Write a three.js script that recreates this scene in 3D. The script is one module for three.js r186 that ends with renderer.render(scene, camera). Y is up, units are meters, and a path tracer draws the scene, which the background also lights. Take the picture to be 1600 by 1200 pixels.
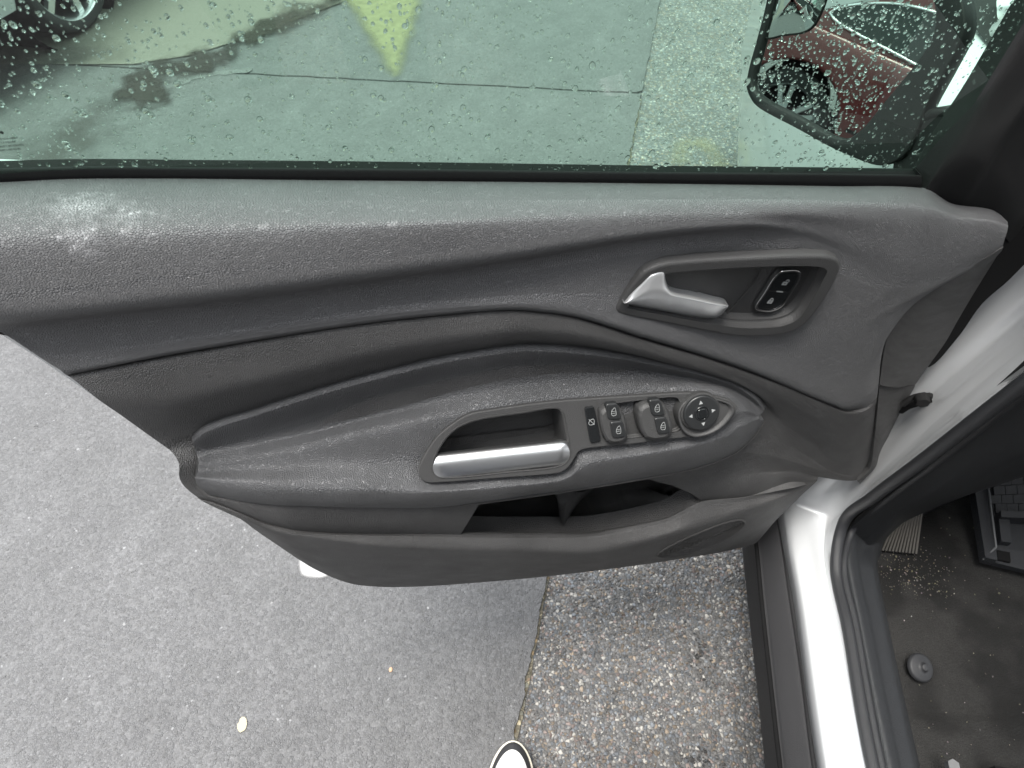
import * as THREE from 'three';
import { MarchingCubes } from 'three/addons/objects/MarchingCubes.js';
import { mergeGeometries, mergeVertices } from 'three/addons/utils/BufferGeometryUtils.js';

// ---------------------------------------------------------------- camera, sky, sun, exposure
const rad = Math.PI / 180;
const scene = new THREE.Scene();
const camera = new THREE.PerspectiveCamera(56.78, 4 / 3, 0.02, 400);
camera.position.set(0, 1.45, 0);
camera.rotation.set(-50 * rad, 0, 0);
camera.focus = 0.85; camera.userData.fStop = 13;
const renderer = new THREE.WebGLRenderer({ antialias: true });
renderer.toneMapping = THREE.LinearToneMapping;
renderer.toneMappingExposure = 4.8;
renderer.shadowMap.enabled = true;

let seed = 12345;
function rnd() { seed = (seed + 0x6d2b79f5) | 0; let t = Math.imul(seed ^ (seed >>> 15), 1 | seed); t = (t + Math.imul(t ^ (t >>> 7), 61 | t)) ^ t; return ((t ^ (t >>> 14)) >>> 0) / 4294967296; }
const rr = (a, b) => a + (b - a) * rnd();
const smooth = (a, b, x) => { x = Math.min(1, Math.max(0, (x - a) / (b - a))); return x * x * (3 - 2 * x); };
const hash = (x, y, s = 0) => { let h = Math.imul(x, 374761393) + Math.imul(y, 668265263) + Math.imul(s, 974634721); h = Math.imul(h ^ (h >>> 13), 1274126177); return ((h ^ (h >>> 16)) >>> 0) / 4294967296; };
function vnoise(x, y, s = 0, period = 0) {
  const xi = Math.floor(x), yi = Math.floor(y), fx = x - xi, fy = y - yi, w = period ? (a) => ((a % period) + period) % period : (a) => a;
  const u = fx * fx * (3 - 2 * fx), v = fy * fy * (3 - 2 * fy);
  const a = hash(w(xi), w(yi), s), b = hash(w(xi + 1), w(yi), s), c = hash(w(xi), w(yi + 1), s), d = hash(w(xi + 1), w(yi + 1), s);
  return (a * (1 - u) + b * u) * (1 - v) + (c * (1 - u) + d * u) * v;
}
function fbm(x, y, oct = 4, s = 0, period = 0) { let a = 0, k = 0.5, f = 1; for (let i = 0; i < oct; i++) { a += k * vnoise(x * f, y * f, s + i, period * f); k /= 2; f *= 2; } return a / (1 - 2 * k * 0.5); }

{ // overcast sky
  const w = 256, h = 128, d = new Float32Array(w * h * 4);
  for (let j = 0; j < h; j++) for (let i = 0; i < w; i++) {
    const el = ((j + 0.5) / h - 0.5) * Math.PI, az = (i / w) * Math.PI * 2, s = Math.max(0, Math.sin(el));
    const cl = fbm(6 + 5 * Math.cos(az) / (0.35 + s), 6 + 5 * Math.sin(az) / (0.35 + s), 5, 3);
    const L = (el > 0 ? 0.24 * (1 + 2.0 * s) : 0.2) * (0.8 + 0.4 * cl);
    d.set([L * 0.97, L, L * 1.035, 1], (j * w + i) * 4);
  }
  const t = new THREE.DataTexture(d, w, h, THREE.RGBAFormat, THREE.FloatType);
  t.mapping = THREE.EquirectangularReflectionMapping; t.magFilter = t.minFilter = THREE.LinearFilter; t.wrapS = THREE.RepeatWrapping; t.needsUpdate = true;
  scene.background = t; scene.environment = t;
}
const sun = new THREE.DirectionalLight(0xfffaf3, 1.5);
sun.position.set(-1.3, 6.5, 0.5); sun.target.position.set(0, 0.5, -0.6);
sun.castShadow = true; sun.shadow.radius = 46; sun.shadow.mapSize.set(2048, 2048);
Object.assign(sun.shadow.camera, { left: -5, right: 5, top: 5, bottom: -5, near: 0.5, far: 20 });
scene.add(sun, sun.target);

// ---------------------------------------------------------------- modelling helpers
function pchip(t, y) {
  const n = t.length, h = [], d = [], m = new Array(n);
  for (let i = 0; i < n - 1; i++) { h[i] = t[i + 1] - t[i] || 1e-9; d[i] = (y[i + 1] - y[i]) / h[i]; }
  m[0] = d[0]; m[n - 1] = d[n - 2];
  for (let i = 1; i < n - 1; i++) {
    if (d[i - 1] * d[i] <= 0) m[i] = 0;
    else { const w1 = 2 * h[i] + h[i - 1], w2 = h[i] + 2 * h[i - 1]; m[i] = (w1 + w2) / (w1 / d[i - 1] + w2 / d[i]); }
  }
  return (x) => {
    let i = 0; while (i < n - 2 && x > t[i + 1]) i++;
    const s = (x - t[i]) / h[i], s2 = s * s, s3 = s2 * s;
    return y[i] * (2 * s3 - 3 * s2 + 1) + h[i] * m[i] * (s3 - 2 * s2 + s) + y[i + 1] * (-2 * s3 + 3 * s2) + h[i] * m[i + 1] * (s3 - s2);
  };
}
function curveFn(c, mode) {
  const n = c.length, t = c.map((p, i) => (mode === 'u' ? (p[0] - c[0][0]) / (c[n - 1][0] - c[0][0]) : i / (n - 1)));
  const f = [0, 1, 2].map((k) => pchip(t, c.map((p) => p[k])));
  return (s) => f.map((g) => g(s));
}
function inPoly(x, y, p) { let c = false; for (let i = 0, j = p.length - 1; i < p.length; j = i++) { const a = p[i], b = p[j]; if ((a[1] > y) !== (b[1] > y) && x < ((b[0] - a[0]) * (y - a[1])) / (b[1] - a[1]) + a[0]) c = !c; } return c; }
function nearOn(x, y, p) {
  let best = 1e9, o = [x, y];
  for (let i = 0, j = p.length - 1; i < p.length; j = i++) {
    const a = p[j], b = p[i], dx = b[0] - a[0], dy = b[1] - a[1], t = Math.min(1, Math.max(0, ((x - a[0]) * dx + (y - a[1]) * dy) / (dx * dx + dy * dy || 1))), qx = a[0] + t * dx, qy = a[1] + t * dy, e = (qx - x) ** 2 + (qy - y) ** 2;
    if (e < best) { best = e; o = [qx, qy]; }
  }
  return o;
}
function geom(pos, uv, idx) {
  const g = new THREE.BufferGeometry();
  g.setAttribute('position', new THREE.Float32BufferAttribute(pos, 3)); g.setAttribute('uv', new THREE.Float32BufferAttribute(uv, 2)); g.setIndex(idx); g.computeVertexNormals();
  return g;
}
function skirtOf(pos, uv, idx, dir, skip = new Set()) {
  const seen = new Map();
  for (let i = 0; i < idx.length; i += 3) for (let k = 0; k < 3; k++) { const a = idx[i + k], b = idx[i + ((k + 1) % 3)], key = Math.min(a, b) + '_' + Math.max(a, b); seen.set(key, seen.has(key) ? null : [a, b]); }
  const P = [], T = [], I = [], map = new Map();
  const put = (v) => { if (!map.has(v)) { map.set(v, P.length / 3); const x = pos[v * 3], y = pos[v * 3 + 1], z = pos[v * 3 + 2]; P.push(x, y, z, x + dir[0], y + dir[1], z + dir[2]); T.push(uv[v * 2], uv[v * 2 + 1], uv[v * 2], uv[v * 2 + 1] + 0.02); } return map.get(v); };
  for (const e of seen.values()) if (e && !(skip.has(e[0]) && skip.has(e[1]))) { const a = put(e[0]), b = put(e[1]); I.push(a, a + 1, b, b, a + 1, b + 1); }
  return geom(P, T, I);
}
// a surface drawn through a list of curves; optional holes (cuts), optional folded-back edge (skirt)
function loft(curves, { n = 120, per = 8, creases = [], mode = 'u', cuts = [], skirt = 0, dir = [0, 0, -1], flip = false, soft = 0, keep = per } = {}) {
  const ev = curves.map((c) => curveFn(c, mode)), K = curves.length, rows = (K - 1) * per + 1, pos = [], uv = [], idx = [];
  const br = [0, ...creases, K - 1];
  for (let i = 0; i <= n; i++) {
    const P = ev.map((f) => f(i / n)), tau = [0];
    for (let k = 1; k < K; k++) tau[k] = tau[k - 1] + Math.hypot(P[k][0] - P[k - 1][0], P[k][1] - P[k - 1][1], P[k][2] - P[k - 1][2]) + 1e-7;
    let arc = 0, last = null;
    for (let b = 0; b < br.length - 1; b++) {
      const a0 = br[b], a1 = br[b + 1], ts = tau.slice(a0, a1 + 1), fs = [0, 1, 2].map((c) => pchip(ts, P.slice(a0, a1 + 1).map((p) => p[c])));
      for (let k = a0; k < a1; k++) for (let j = 0; j < per + (k === K - 2 ? 1 : 0); j++) {
        const t = tau[k] + ((tau[k + 1] - tau[k]) * j) / per, q = fs.map((f) => f(t));
        if (last) arc += Math.hypot(q[0] - last[0], q[1] - last[1], q[2] - last[2]);
        last = q; pos.push(q[0], q[1], q[2]); uv.push(q[0] + (mode === 'u' ? 0 : i / n), -arc);
      }
    }
  }
  for (let it = 0; it < soft; it++) { // relaxes the surface between its first and last curves
    const old = pos.slice();
    for (let i = 0; i <= n; i++) for (let r = keep; r < rows - 2; r++) for (let c = 0; c < 3; c++) { const o = (i * rows + r) * 3 + c; pos[o] = 0.25 * old[o - 3] + 0.5 * old[o] + 0.25 * old[o + 3]; }
  }
  let inside = null;
  if (cuts.length) { inside = new Array(pos.length / 3).fill(-1); for (let v = 0; v < inside.length; v++) cuts.forEach((c, k) => { if (inPoly(pos[v * 3], pos[v * 3 + 1], c)) inside[v] = k; }); }
  const tri = (a, b, c) => { if (inside && inside[a] >= 0 && inside[b] >= 0 && inside[c] >= 0) return; flip ? idx.push(a, c, b) : idx.push(a, b, c); };
  for (let i = 0; i < n; i++) for (let r = 0; r < rows - 1; r++) { const a = i * rows + r, b = a + rows; tri(a, a + 1, b); tri(b, a + 1, b + 1); }
  const moved = new Set();
  if (inside) for (const v of new Set(idx)) if (inside[v] >= 0) { moved.add(v); const q = nearOn(pos[v * 3], pos[v * 3 + 1], cuts[inside[v]]); pos[v * 3] = q[0]; pos[v * 3 + 1] = q[1]; }
  const g = geom(pos, uv, idx);
  return skirt ? mergeGeometries([g, skirtOf(pos, uv, idx, dir.map((d) => d * skirt), moved)]) : g;
}
function ring(pts, n = 96) { return new THREE.CatmullRomCurve3(pts.map((p) => new THREE.Vector3(p[0], p[1], p[2] || 0)), true, 'centripetal').getSpacedPoints(n).slice(0, n).map((v) => [v.x, v.y, v.z]); }
function grow(pts, d) { // moves a closed outline outwards by d
  let area = 0; pts.forEach((p, i) => { const q = pts[(i + 1) % pts.length]; area += p[0] * q[1] - q[0] * p[1]; });
  const s = area > 0 ? 1 : -1;
  return pts.map((p, i) => { const a = pts[(i + pts.length - 1) % pts.length], b = pts[(i + 1) % pts.length], dx = b[0] - a[0], dy = b[1] - a[1], l = Math.hypot(dx, dy) || 1; return [p[0] + (s * d * dy) / l, p[1] - (s * d * dx) / l, p[2] || 0]; });
}
const v2 = (p) => new THREE.Vector2(p[0], p[1]);
// a flat plate with rounded edges: top face at z = top
function plate(outline, { holes = [], depth = 0.004, bevel = 0.0012, top = 0, seg = 3 } = {}) {
  const s = new THREE.Shape(outline.map(v2));
  for (const h of holes) s.holes.push(new THREE.Path(h.map(v2)));
  const g = new THREE.ExtrudeGeometry(s, { depth: Math.max(1e-4, depth - 2 * bevel), bevelEnabled: bevel > 0, bevelSize: bevel, bevelThickness: bevel, bevelOffset: -bevel, bevelSegments: seg, curveSegments: 8 });
  g.translate(0, 0, top - depth + bevel); return g;
}
// skin through closed rings of equal count, with optional caps
function skin(rings, { cap0 = false, cap1 = false } = {}) {
  const n = rings[0].length, pos = [], uv = [], idx = [];
  rings.forEach((r, k) => { for (let i = 0; i <= n; i++) { const p = r[i % n]; pos.push(p[0], p[1], p[2]); uv.push(p[0], p[1] + p[2]); } });
  const m = n + 1;
  for (let k = 0; k < rings.length - 1; k++) for (let i = 0; i < n; i++) { const a = k * m + i, b = a + m; idx.push(a, a + 1, b, b, a + 1, b + 1); }
  const gs = [geom(pos, uv, idx)];
  for (const [on, r] of [[cap0, rings[0]], [cap1, rings[rings.length - 1]]]) if (on) {
    const f = THREE.ShapeUtils.triangulateShape(r.map(v2), []), P = [], T = [];
    r.forEach((p) => { P.push(p[0], p[1], p[2]); T.push(p[0], p[1]); });
    gs.push(geom(P, T, f.flat()));
  }
  return mergeGeometries(gs);
}
const box = (x0, x1, y0, y1, z0, z1) => { const g = new THREE.BoxGeometry(x1 - x0, y1 - y0, z1 - z0); g.translate((x0 + x1) / 2, (y0 + y1) / 2, (z0 + z1) / 2); return g; };
const tube = (pts, r, seg = 40, closed = false, sides = 8) => new THREE.TubeGeometry(new THREE.CatmullRomCurve3(pts.map((p) => new THREE.Vector3(...p)), closed, 'centripetal'), seg, r, sides, closed);
const fan = (pts) => { const f = THREE.ShapeUtils.triangulateShape(pts.map((p) => new THREE.Vector2(p[0], p[1])), []), P = [], T = []; pts.forEach((p) => { P.push(p[0], p[1], p[2]); T.push(p[0], p[1]); }); return geom(P, T, f.flat()); };
const names = new Map();
function numbered(name) { const k = names.get(name) ?? 0; names.set(name, k + 1); return k ? name + '_' + String(k).padStart(3, '0') : name; }
function mesh(name, g, m, parent) { const o = new THREE.Mesh(g, m); o.name = parent === scene ? numbered(name) : name; o.castShadow = o.receiveShadow = true; parent.add(o); return o; }
function thing(name, label, category, group) { const o = new THREE.Group(); o.name = numbered(name); o.userData = { label, category }; if (group) o.userData.group = group; scene.add(o); return o; }

// ---------------------------------------------------------------- textures and materials
function tex(size, fn, { channels = 1, tile = 1, srgb = false, w = size, h = size } = {}) {
  const d = new Uint8Array(w * h * 4);
  for (let y = 0; y < h; y++) for (let x = 0; x < w; x++) { const v = fn(x, y); const o = (y * w + x) * 4; if (channels === 1) d[o] = d[o + 1] = d[o + 2] = Math.max(0, Math.min(255, v * 255)); else for (let c = 0; c < 3; c++) d[o + c] = Math.max(0, Math.min(255, (srgb ? Math.pow(Math.max(0, v[c]), 1 / 2.2) : v[c]) * 255)); d[o + 3] = 255; }
  const t = new THREE.DataTexture(d, w, h); t.wrapS = t.wrapT = THREE.RepeatWrapping; t.magFilter = THREE.LinearFilter; t.minFilter = THREE.LinearMipmapLinearFilter; t.generateMipmaps = true; t.repeat.set(1 / tile, 1 / tile);
  if (srgb) t.colorSpace = THREE.SRGBColorSpace; t.needsUpdate = true; return t;
}
function worley(size, nx, ny, s) { // tileable cells: F1, F2 and id
  const F1 = new Float32Array(size * size), F2 = new Float32Array(size * size), id = new Uint32Array(size * size), sx = size / nx, sy = size / ny;
  for (let y = 0; y < size; y++) for (let x = 0; x < size; x++) {
    const cx = Math.floor(x / sx), cy = Math.floor(y / sy); let a = 9, b = 9, k = 0;
    for (let j = -1; j <= 1; j++) for (let i = -1; i <= 1; i++) {
      const gx = cx + i, gy = cy + j, wx = ((gx % nx) + nx) % nx, wy = ((gy % ny) + ny) % ny;
      const d = Math.hypot(gx + hash(wx, wy, s) - x / sx, gy + hash(wx, wy, s + 1) - y / sy);
      if (d < a) { b = a; a = d; k = wy * nx + wx; } else if (d < b) b = d;
    }
    const o = y * size + x; F1[o] = a; F2[o] = b; id[o] = k;
  }
  return { F1, F2, id };
}
const LW = worley(1024, 44, 62, 11), LT = 0.088;
const leatherH = (x, y) => { const o = y * 1024 + x; return 0.75 * smooth(0.02, 0.42, LW.F2[o] - LW.F1[o]) + 0.25 * vnoise(x / 8, y / 8, 5, 128); };
const leatherBump = tex(1024, leatherH, { tile: LT });
const GW = worley(512, 70, 70, 21);
const grainBump = tex(512, (x, y) => 0.7 * smooth(0, 0.5, GW.F2[y * 512 + x] - GW.F1[y * 512 + x]) + 0.3 * vnoise(x / 5, y / 5, 4, 0), { tile: 0.125 });
const dustRough = tex(512, (x, y) => 0.72 + 0.28 * fbm(x / 32, y / 32, 5, 8, 16), { tile: 0.35 });
const speck = (k) => (x, y) => { const f = fbm(x / 64, y / 64, 5, 31, 8), w = hash(x >> 1, y, 77), b = 1 + 0.5 * (f - 0.5) + (w > 0.9988 ? 1.9 * k : 0); return [b * 0.5, b * 0.5, b * 0.5]; };
const trimMap = tex(512, speck(1), { channels: 3, tile: 0.32, srgb: true });
const C = (r, g, b) => new THREE.Color().setRGB(r, g, b);
const std = (o) => new THREE.MeshStandardMaterial(o);
const phy = (o) => new THREE.MeshPhysicalMaterial(o);
const M = {
  soft: std({ color: C(0.078, 0.079, 0.084), roughness: 0.48, bumpMap: leatherBump, bumpScale: 0.0013 }),
  mid: std({ color: C(0.145, 0.144, 0.145), map: trimMap, roughness: 0.6, roughnessMap: dustRough, bumpMap: grainBump, bumpScale: 0.0012 }),
  arm: std({ color: C(0.165, 0.168, 0.176), map: trimMap, roughness: 0.37, bumpMap: grainBump, bumpScale: 0.0012 }),
  lower: std({ color: C(0.14, 0.139, 0.14), map: trimMap, roughness: 0.66, roughnessMap: dustRough, bumpMap: grainBump, bumpScale: 0.0009 }),
  bezel: std({ color: C(0.04, 0.04, 0.0405), roughness: 0.6, bumpMap: grainBump, bumpScale: 0.0002 }),
  dark: phy({ color: C(0.014, 0.014, 0.0145), roughness: 0.7, specularIntensity: 0.4, bumpMap: grainBump, bumpScale: 0.0002 }),
  rubber: phy({ color: C(0.008, 0.008, 0.0085), roughness: 0.95, specularIntensity: 0.3 }),
  seal: std({ color: C(0.02, 0.021, 0.024), roughness: 0.48, bumpMap: grainBump, bumpScale: 0.0001 }),
  gloss: phy({ color: C(0.012, 0.013, 0.014), roughness: 0.16 }),
  key: std({ color: C(0.018, 0.019, 0.02), roughness: 0.38 }),
  satin: std({ color: C(0.74, 0.75, 0.76), metalness: 1, roughness: 0.34 }),
  silver: std({ color: C(0.56, 0.57, 0.58), metalness: 0.65, roughness: 0.34 }),
  chrome: std({ color: C(0.85, 0.86, 0.87), metalness: 1, roughness: 0.12 }),
  paint: phy({ color: C(0.57, 0.585, 0.6), metalness: 0.35, roughness: 0.42, clearcoat: 1, clearcoatRoughness: 0.06 }),
  jamb: phy({ color: C(0.47, 0.49, 0.51), metalness: 0.3, roughness: 0.5, clearcoat: 0.5, clearcoatRoughness: 0.3 }),
  cladding: phy({ color: C(0.024, 0.024, 0.026), roughness: 0.65, specularIntensity: 0.6, bumpMap: grainBump, bumpScale: 0.0003 }),
  shell: phy({ color: C(0.01, 0.01, 0.011), roughness: 0.6, specularIntensity: 0.5 }),
  glass: phy({ color: C(0.53, 0.76, 0.635), roughness: 0, transmission: 1, thickness: 0, ior: 1.5 }),
  carGlass: phy({ color: C(0.02, 0.026, 0.025), roughness: 0.04, ior: 1.5 }),
  water: phy({ color: C(1, 1, 1), roughness: 0, transmission: 1, thickness: 0.002, ior: 1.33 }),
  mirror: std({ color: C(0.56, 0.58, 0.58), metalness: 1, roughness: 0.01 }),
  red: phy({ color: C(0.14, 0.014, 0.016), metalness: 0.2, roughness: 0.35, clearcoat: 1, clearcoatRoughness: 0.05 }),
  tyre: std({ color: C(0.02, 0.02, 0.021), roughness: 0.8 }),
  mudgrime: std({ color: C(0.12, 0.1, 0.08), roughness: 0.95 }),
};
// upper trim: the soft grain plus two chalky scuffs lying on its ridges
{
  const W = 2048, Hh = 512, u0 = -0.5, uw = 1.05, v1 = -0.02, vh = 0.32;
  const blobs = [[-0.302, 0.062, 0.04, 0.028, 0.8], [-0.278, 0.07, 0.034, 0.017, 0.6], [-0.303, 0.086, 0.022, 0.022, 0.7], [-0.122, 0.062, 0.045, 0.03, 0.12]];
  M.soft.map = tex(0, (x, y) => {
    const u = u0 + (x / W) * uw, a = (1 - y / Hh) * vh + v1; // distance down the panel from its belt edge
    let k = 0; for (const [bu, ba, ru, ra, s] of blobs) { const q = Math.hypot((u - bu) / ru, (a - ba) / ra) + 1.15 * (fbm(u * 70, a * 70, 5, 51) - 0.5); k = Math.max(k, s * smooth(1.25, 0.1, q)); }
    const lx = ((Math.floor((u / LT) * 1024) % 1024) + 1024) % 1024, ly = ((Math.floor((-a / LT) * 1024) % 1024) + 1024) % 1024, o = ly * 1024 + lx;
    const web = smooth(0.3, 0.05, LW.F2[o] - LW.F1[o]) * smooth(0.3, 0.75, vnoise(u * 260, a * 260, 41) * 0.5 + k * 0.6);
    const b = 0.5 * (1 + 0.14 * (fbm(u * 30, a * 30, 5, 61) - 0.5)) * (hash(x, y, 8) > 0.9995 ? 1.8 : 1), wv = Math.min(0.7, k * web * 0.8);
    return [0, 1, 2].map((c) => b * 0.245 * (1 - wv) + wv * 0.6);
  }, { channels: 3, srgb: true, w: W, h: Hh });
  M.soft.map.repeat.set(1 / uw, 1 / vh); M.soft.map.offset.set(-u0 / uw, 1 + v1 / vh); M.soft.map.wrapS = M.soft.map.wrapT = THREE.ClampToEdgeWrapping;
  M.soft.color = C(1, 1.01, 1.05);
}
function canvasMat(w, h, draw, opts = {}) {
  const c = document.createElement('canvas'); c.width = w; c.height = h; const x = c.getContext('2d'); draw(x, w, h);
  const t = new THREE.CanvasTexture(c); t.colorSpace = THREE.SRGBColorSpace; return std({ map: t, roughness: 0.4, ...opts });
}

// ---------------------------------------------------------------- ground
const asphaltW = worley(1024, 150, 150, 71);
const asphaltMap = tex(1024, (x, y) => {
  const o = y * 1024 + x, i = asphaltW.id[o], t = hash(i, 3, 5), edge = smooth(0.0, 0.3, asphaltW.F2[o] - asphaltW.F1[o]);
  const f = fbm(x / 128, y / 128, 5, 7, 8), b = (0.094 + 0.035 * t * t + (t > 0.998 ? 0.08 : 0)) * (0.74 + 0.26 * edge) * (0.8 + 0.4 * f) * (0.95 + 0.1 * fbm(x / 32, y / 32, 4, 17, 32));
  return [b * 0.975, b * 0.985, b * 1.02];
}, { channels: 3, tile: 0.62, srgb: true });
const asphaltBump = tex(1024, (x, y) => { const o = y * 1024 + x; return (0.25 + 0.45 * hash(asphaltW.id[o], 9, 2)) * smooth(0, 0.45, asphaltW.F2[o] - asphaltW.F1[o]) + 0.6 * smooth(0.36, 0.56, fbm(x / 16, y / 16, 4, 23, 64)) - 0.3; }, { tile: 0.62 });
const aggW = worley(1024, 110, 110, 91);
const aggColour = (t, s) => { const g = 0.12 + 0.2 * t * t; return s < 0.09 ? [g * 1.3, g * 1.06, g * 0.82] : s < 0.15 ? [g * 1.25, g * 1.0, g * 0.92] : s < 0.36 ? [g * 0.9, g * 0.98, g * 1.08] : s < 0.43 ? [0.42 + 0.14 * t, 0.41 + 0.13 * t, 0.38 + 0.12 * t] : [g, g * 0.985, g * 0.97]; };
const aggMap = tex(1024, (x, y) => {
  const o = y * 1024 + x, i = aggW.id[o], e = smooth(0.04, 0.26, aggW.F2[o] - aggW.F1[o]), c = aggColour(hash(i, 1, 4), hash(i, 2, 4)), f = 0.8 + 0.4 * fbm(x / 128, y / 128, 4, 9, 8);
  return c.map((v) => 0.72 * f * (v * e + 0.12 * (1 - e)));
}, { channels: 3, tile: 0.8, srgb: true });
const aggBump = tex(1024, (x, y) => { const o = y * 1024 + x; return smooth(0, 0.5, aggW.F2[o] - aggW.F1[o]); }, { tile: 0.8 });
const groundM = std({ color: 0xffffff, map: aggMap, roughness: 0.75, bumpMap: aggBump, bumpScale: 0.0016 });
const asphaltM = std({ color: 0xffffff, map: asphaltMap, roughness: 0.66, bumpMap: asphaltBump, bumpScale: 0.0021 });
function sheet(name, pts, y, m, parent = scene, thick = 0) { // pts: [x, z] outline
  const s = new THREE.Shape(pts.map((p) => new THREE.Vector2(p[0], -p[1])));
  const g = thick ? new THREE.ExtrudeGeometry(s, { depth: thick, bevelEnabled: false }) : new THREE.ShapeGeometry(s);
  g.rotateX(-Math.PI / 2); g.translate(0, y - thick, 0);
  return mesh(name, g, m, parent);
}
const structure = (o) => { o.userData.kind = 'structure'; return o; };
structure(sheet('ground', [[-90, -90], [90, -90], [90, 90], [-90, 90]], 0, groundM));
// the seam runs away from the camera, 12 degrees to the right: x = -0.069 - 0.216 z
const seamX = (z) => -0.069 - 0.216 * z;
{
  const edge = []; for (let z = 4; z > -2.73; z -= 0.008) edge.push([seamX(z) + 0.011 * (fbm(z * 22, 3, 4, 15) - 0.5) + 0.007 * (fbm(z * 90, 1, 3, 16) - 0.5), z]);
  const back = []; for (let x = seamX(-2.73) - 0.02; x > -30; x -= 0.05) back.push([x, -2.725 + 0.1 * (seamX(-2.73) - x) * -1 + 0.012 * (fbm(x * 14, 2, 4, 17) - 0.5)]);
  structure(sheet('asphalt', [[-30, 4], ...edge, ...back], 0.013, asphaltM, scene, 0.03));
  const e2 = []; for (let z = -2.76; z > -30; z -= 0.06) e2.push([seamX(z) + 0.012 * (fbm(z * 22, 3, 4, 15) - 0.5), z]);
  const b2 = []; for (let x = -30; x < seamX(-2.73) - 0.02; x += 0.05) b2.push([x, -2.74 + 0.1 * (seamX(-2.73) - x) * -1 + 0.012 * (fbm(x * 14, 2, 4, 17) - 0.5)]);
  structure(sheet('asphalt_panel', [...e2, [-30, -30], ...b2], 0.011, asphaltM, scene, 0.03));
  const lip = []; const lipB = []; for (let z = 4; z > -2.7; z -= 0.012) { lip.push([seamX(z) - 0.012, z]); lipB.unshift([seamX(z) + 0.001 + 0.009 * fbm(z * 60, 8, 4, 19), z]); }
  structure(sheet('seam_grout', [...lip, ...lipB], 0.006, std({ color: C(1.0, 0.92, 0.7), map: aggMap, roughness: 0.95, bumpMap: asphaltBump, bumpScale: 0.003 })));
}
const concreteM = std({ color: C(0.135, 0.13, 0.112), roughness: 0.8, bumpMap: asphaltBump, bumpScale: 0.001 });
structure(sheet('concrete_apron', [...[[-3.273,-2.9047],[-2.1773,-2.9718],[-1.6058,-2.9718],[-1.3842,-3.0525],[-1.2234,-3.1852],[-1.0576,-3.3452],[-.9086,-3.5018],[-.749,-3.661],[-.5286,-3.9767],[-.2852,-4.4274]], [1, -12], [-14, -14], [-14, -2.4]], 0.016, concreteM));
// loose stones in the aggregate paving at the driver's feet, and chips standing proud of the asphalt
{
  const g = new THREE.IcosahedronGeometry(1, 0), p = g.attributes.position; for (let i = 0; i < p.count; i++) { const k = 0.82 + 0.36 * hash(Math.round(p.getX(i) * 50), Math.round(p.getY(i) * 50 + p.getZ(i) * 31), 3); p.setXYZ(i, p.getX(i) * k, p.getY(i) * k, p.getZ(i) * k); }
  g.computeVertexNormals();
  const N = 30000, im = new THREE.InstancedMesh(g, std({ roughness: 0.62 }), N), m = new THREE.Matrix4(), q = new THREE.Quaternion(), e = new THREE.Euler();
  let k = 0;
  while (k < N) {
    const z = rr(-1.35, 0.12), x = k % 14 === 0 ? seamX(z) + rr(-0.002, 0.012) : rr(seamX(z) + 0.004, Math.min(0.62, seamX(z) + 0.62)); // from the seam to under the sill
    const big = rnd() < 0.06, s = big ? rr(0.0036, 0.005) : rr(0.0014, 0.0032), oil = Math.max(0, 1 - Math.hypot((x - 0.345) / 0.08, (z + 0.27) / 0.1)) + 0.6 * Math.max(0, 1 - Math.hypot((x - 0.38) / 0.06, (z + 0.5) / 0.12));
    e.set(rr(0, 6), rr(0, 6), rr(0, 6)); q.setFromEuler(e); m.compose(new THREE.Vector3(x, rr(-0.0008, 0.0012), z), q, new THREE.Vector3(s * rr(0.8, 1.4), s * rr(0.55, 0.9), s));
    im.setMatrixAt(k, m);
    const c = aggColour(rnd(), rnd()), wet = 1 - 0.75 * smooth(0.1, 0.6, oil * (0.6 + fbm(x * 60, z * 60, 3, 5)));
    im.setColorAt(k, C(c[0] * wet * 0.66, c[1] * wet * 0.66, c[2] * wet * 0.66)); k++;
  }
  im.name = numbered('loose_stones'); im.userData = { kind: 'stuff', label: 'small mixed stones set in the aggregate paving beside the sill', category: 'gravel' }; im.castShadow = im.receiveShadow = true; scene.add(im);
  const N2 = 26000, ia = new THREE.InstancedMesh(g, std({ roughness: 0.9 }), N2);
  for (k = 0; k < N2; k++) {
    const z = rr(-1.5, 0.1), x = rr(-1.25, seamX(z) - 0.012), s = rr(0.0012, 0.0034);
    e.set(rr(-0.3, 0.3), rr(0, 6), rr(-0.3, 0.3)); q.setFromEuler(e); m.compose(new THREE.Vector3(x, 0.0128, z), q, new THREE.Vector3(s * rr(0.8, 1.5), s * 0.42, s)); ia.setMatrixAt(k, m);
    const b = rnd() > 0.999 ? rr(0.18, 0.3) : rr(0.085, 0.118); ia.setColorAt(k, C(b * 0.98, b * 0.985, b));
  }
  ia.name = numbered('asphalt_chips'); ia.userData = { kind: 'stuff', label: 'small dark stone chips standing proud of the asphalt', category: 'gravel' }; ia.castShadow = ia.receiveShadow = true; scene.add(ia);
}
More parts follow.
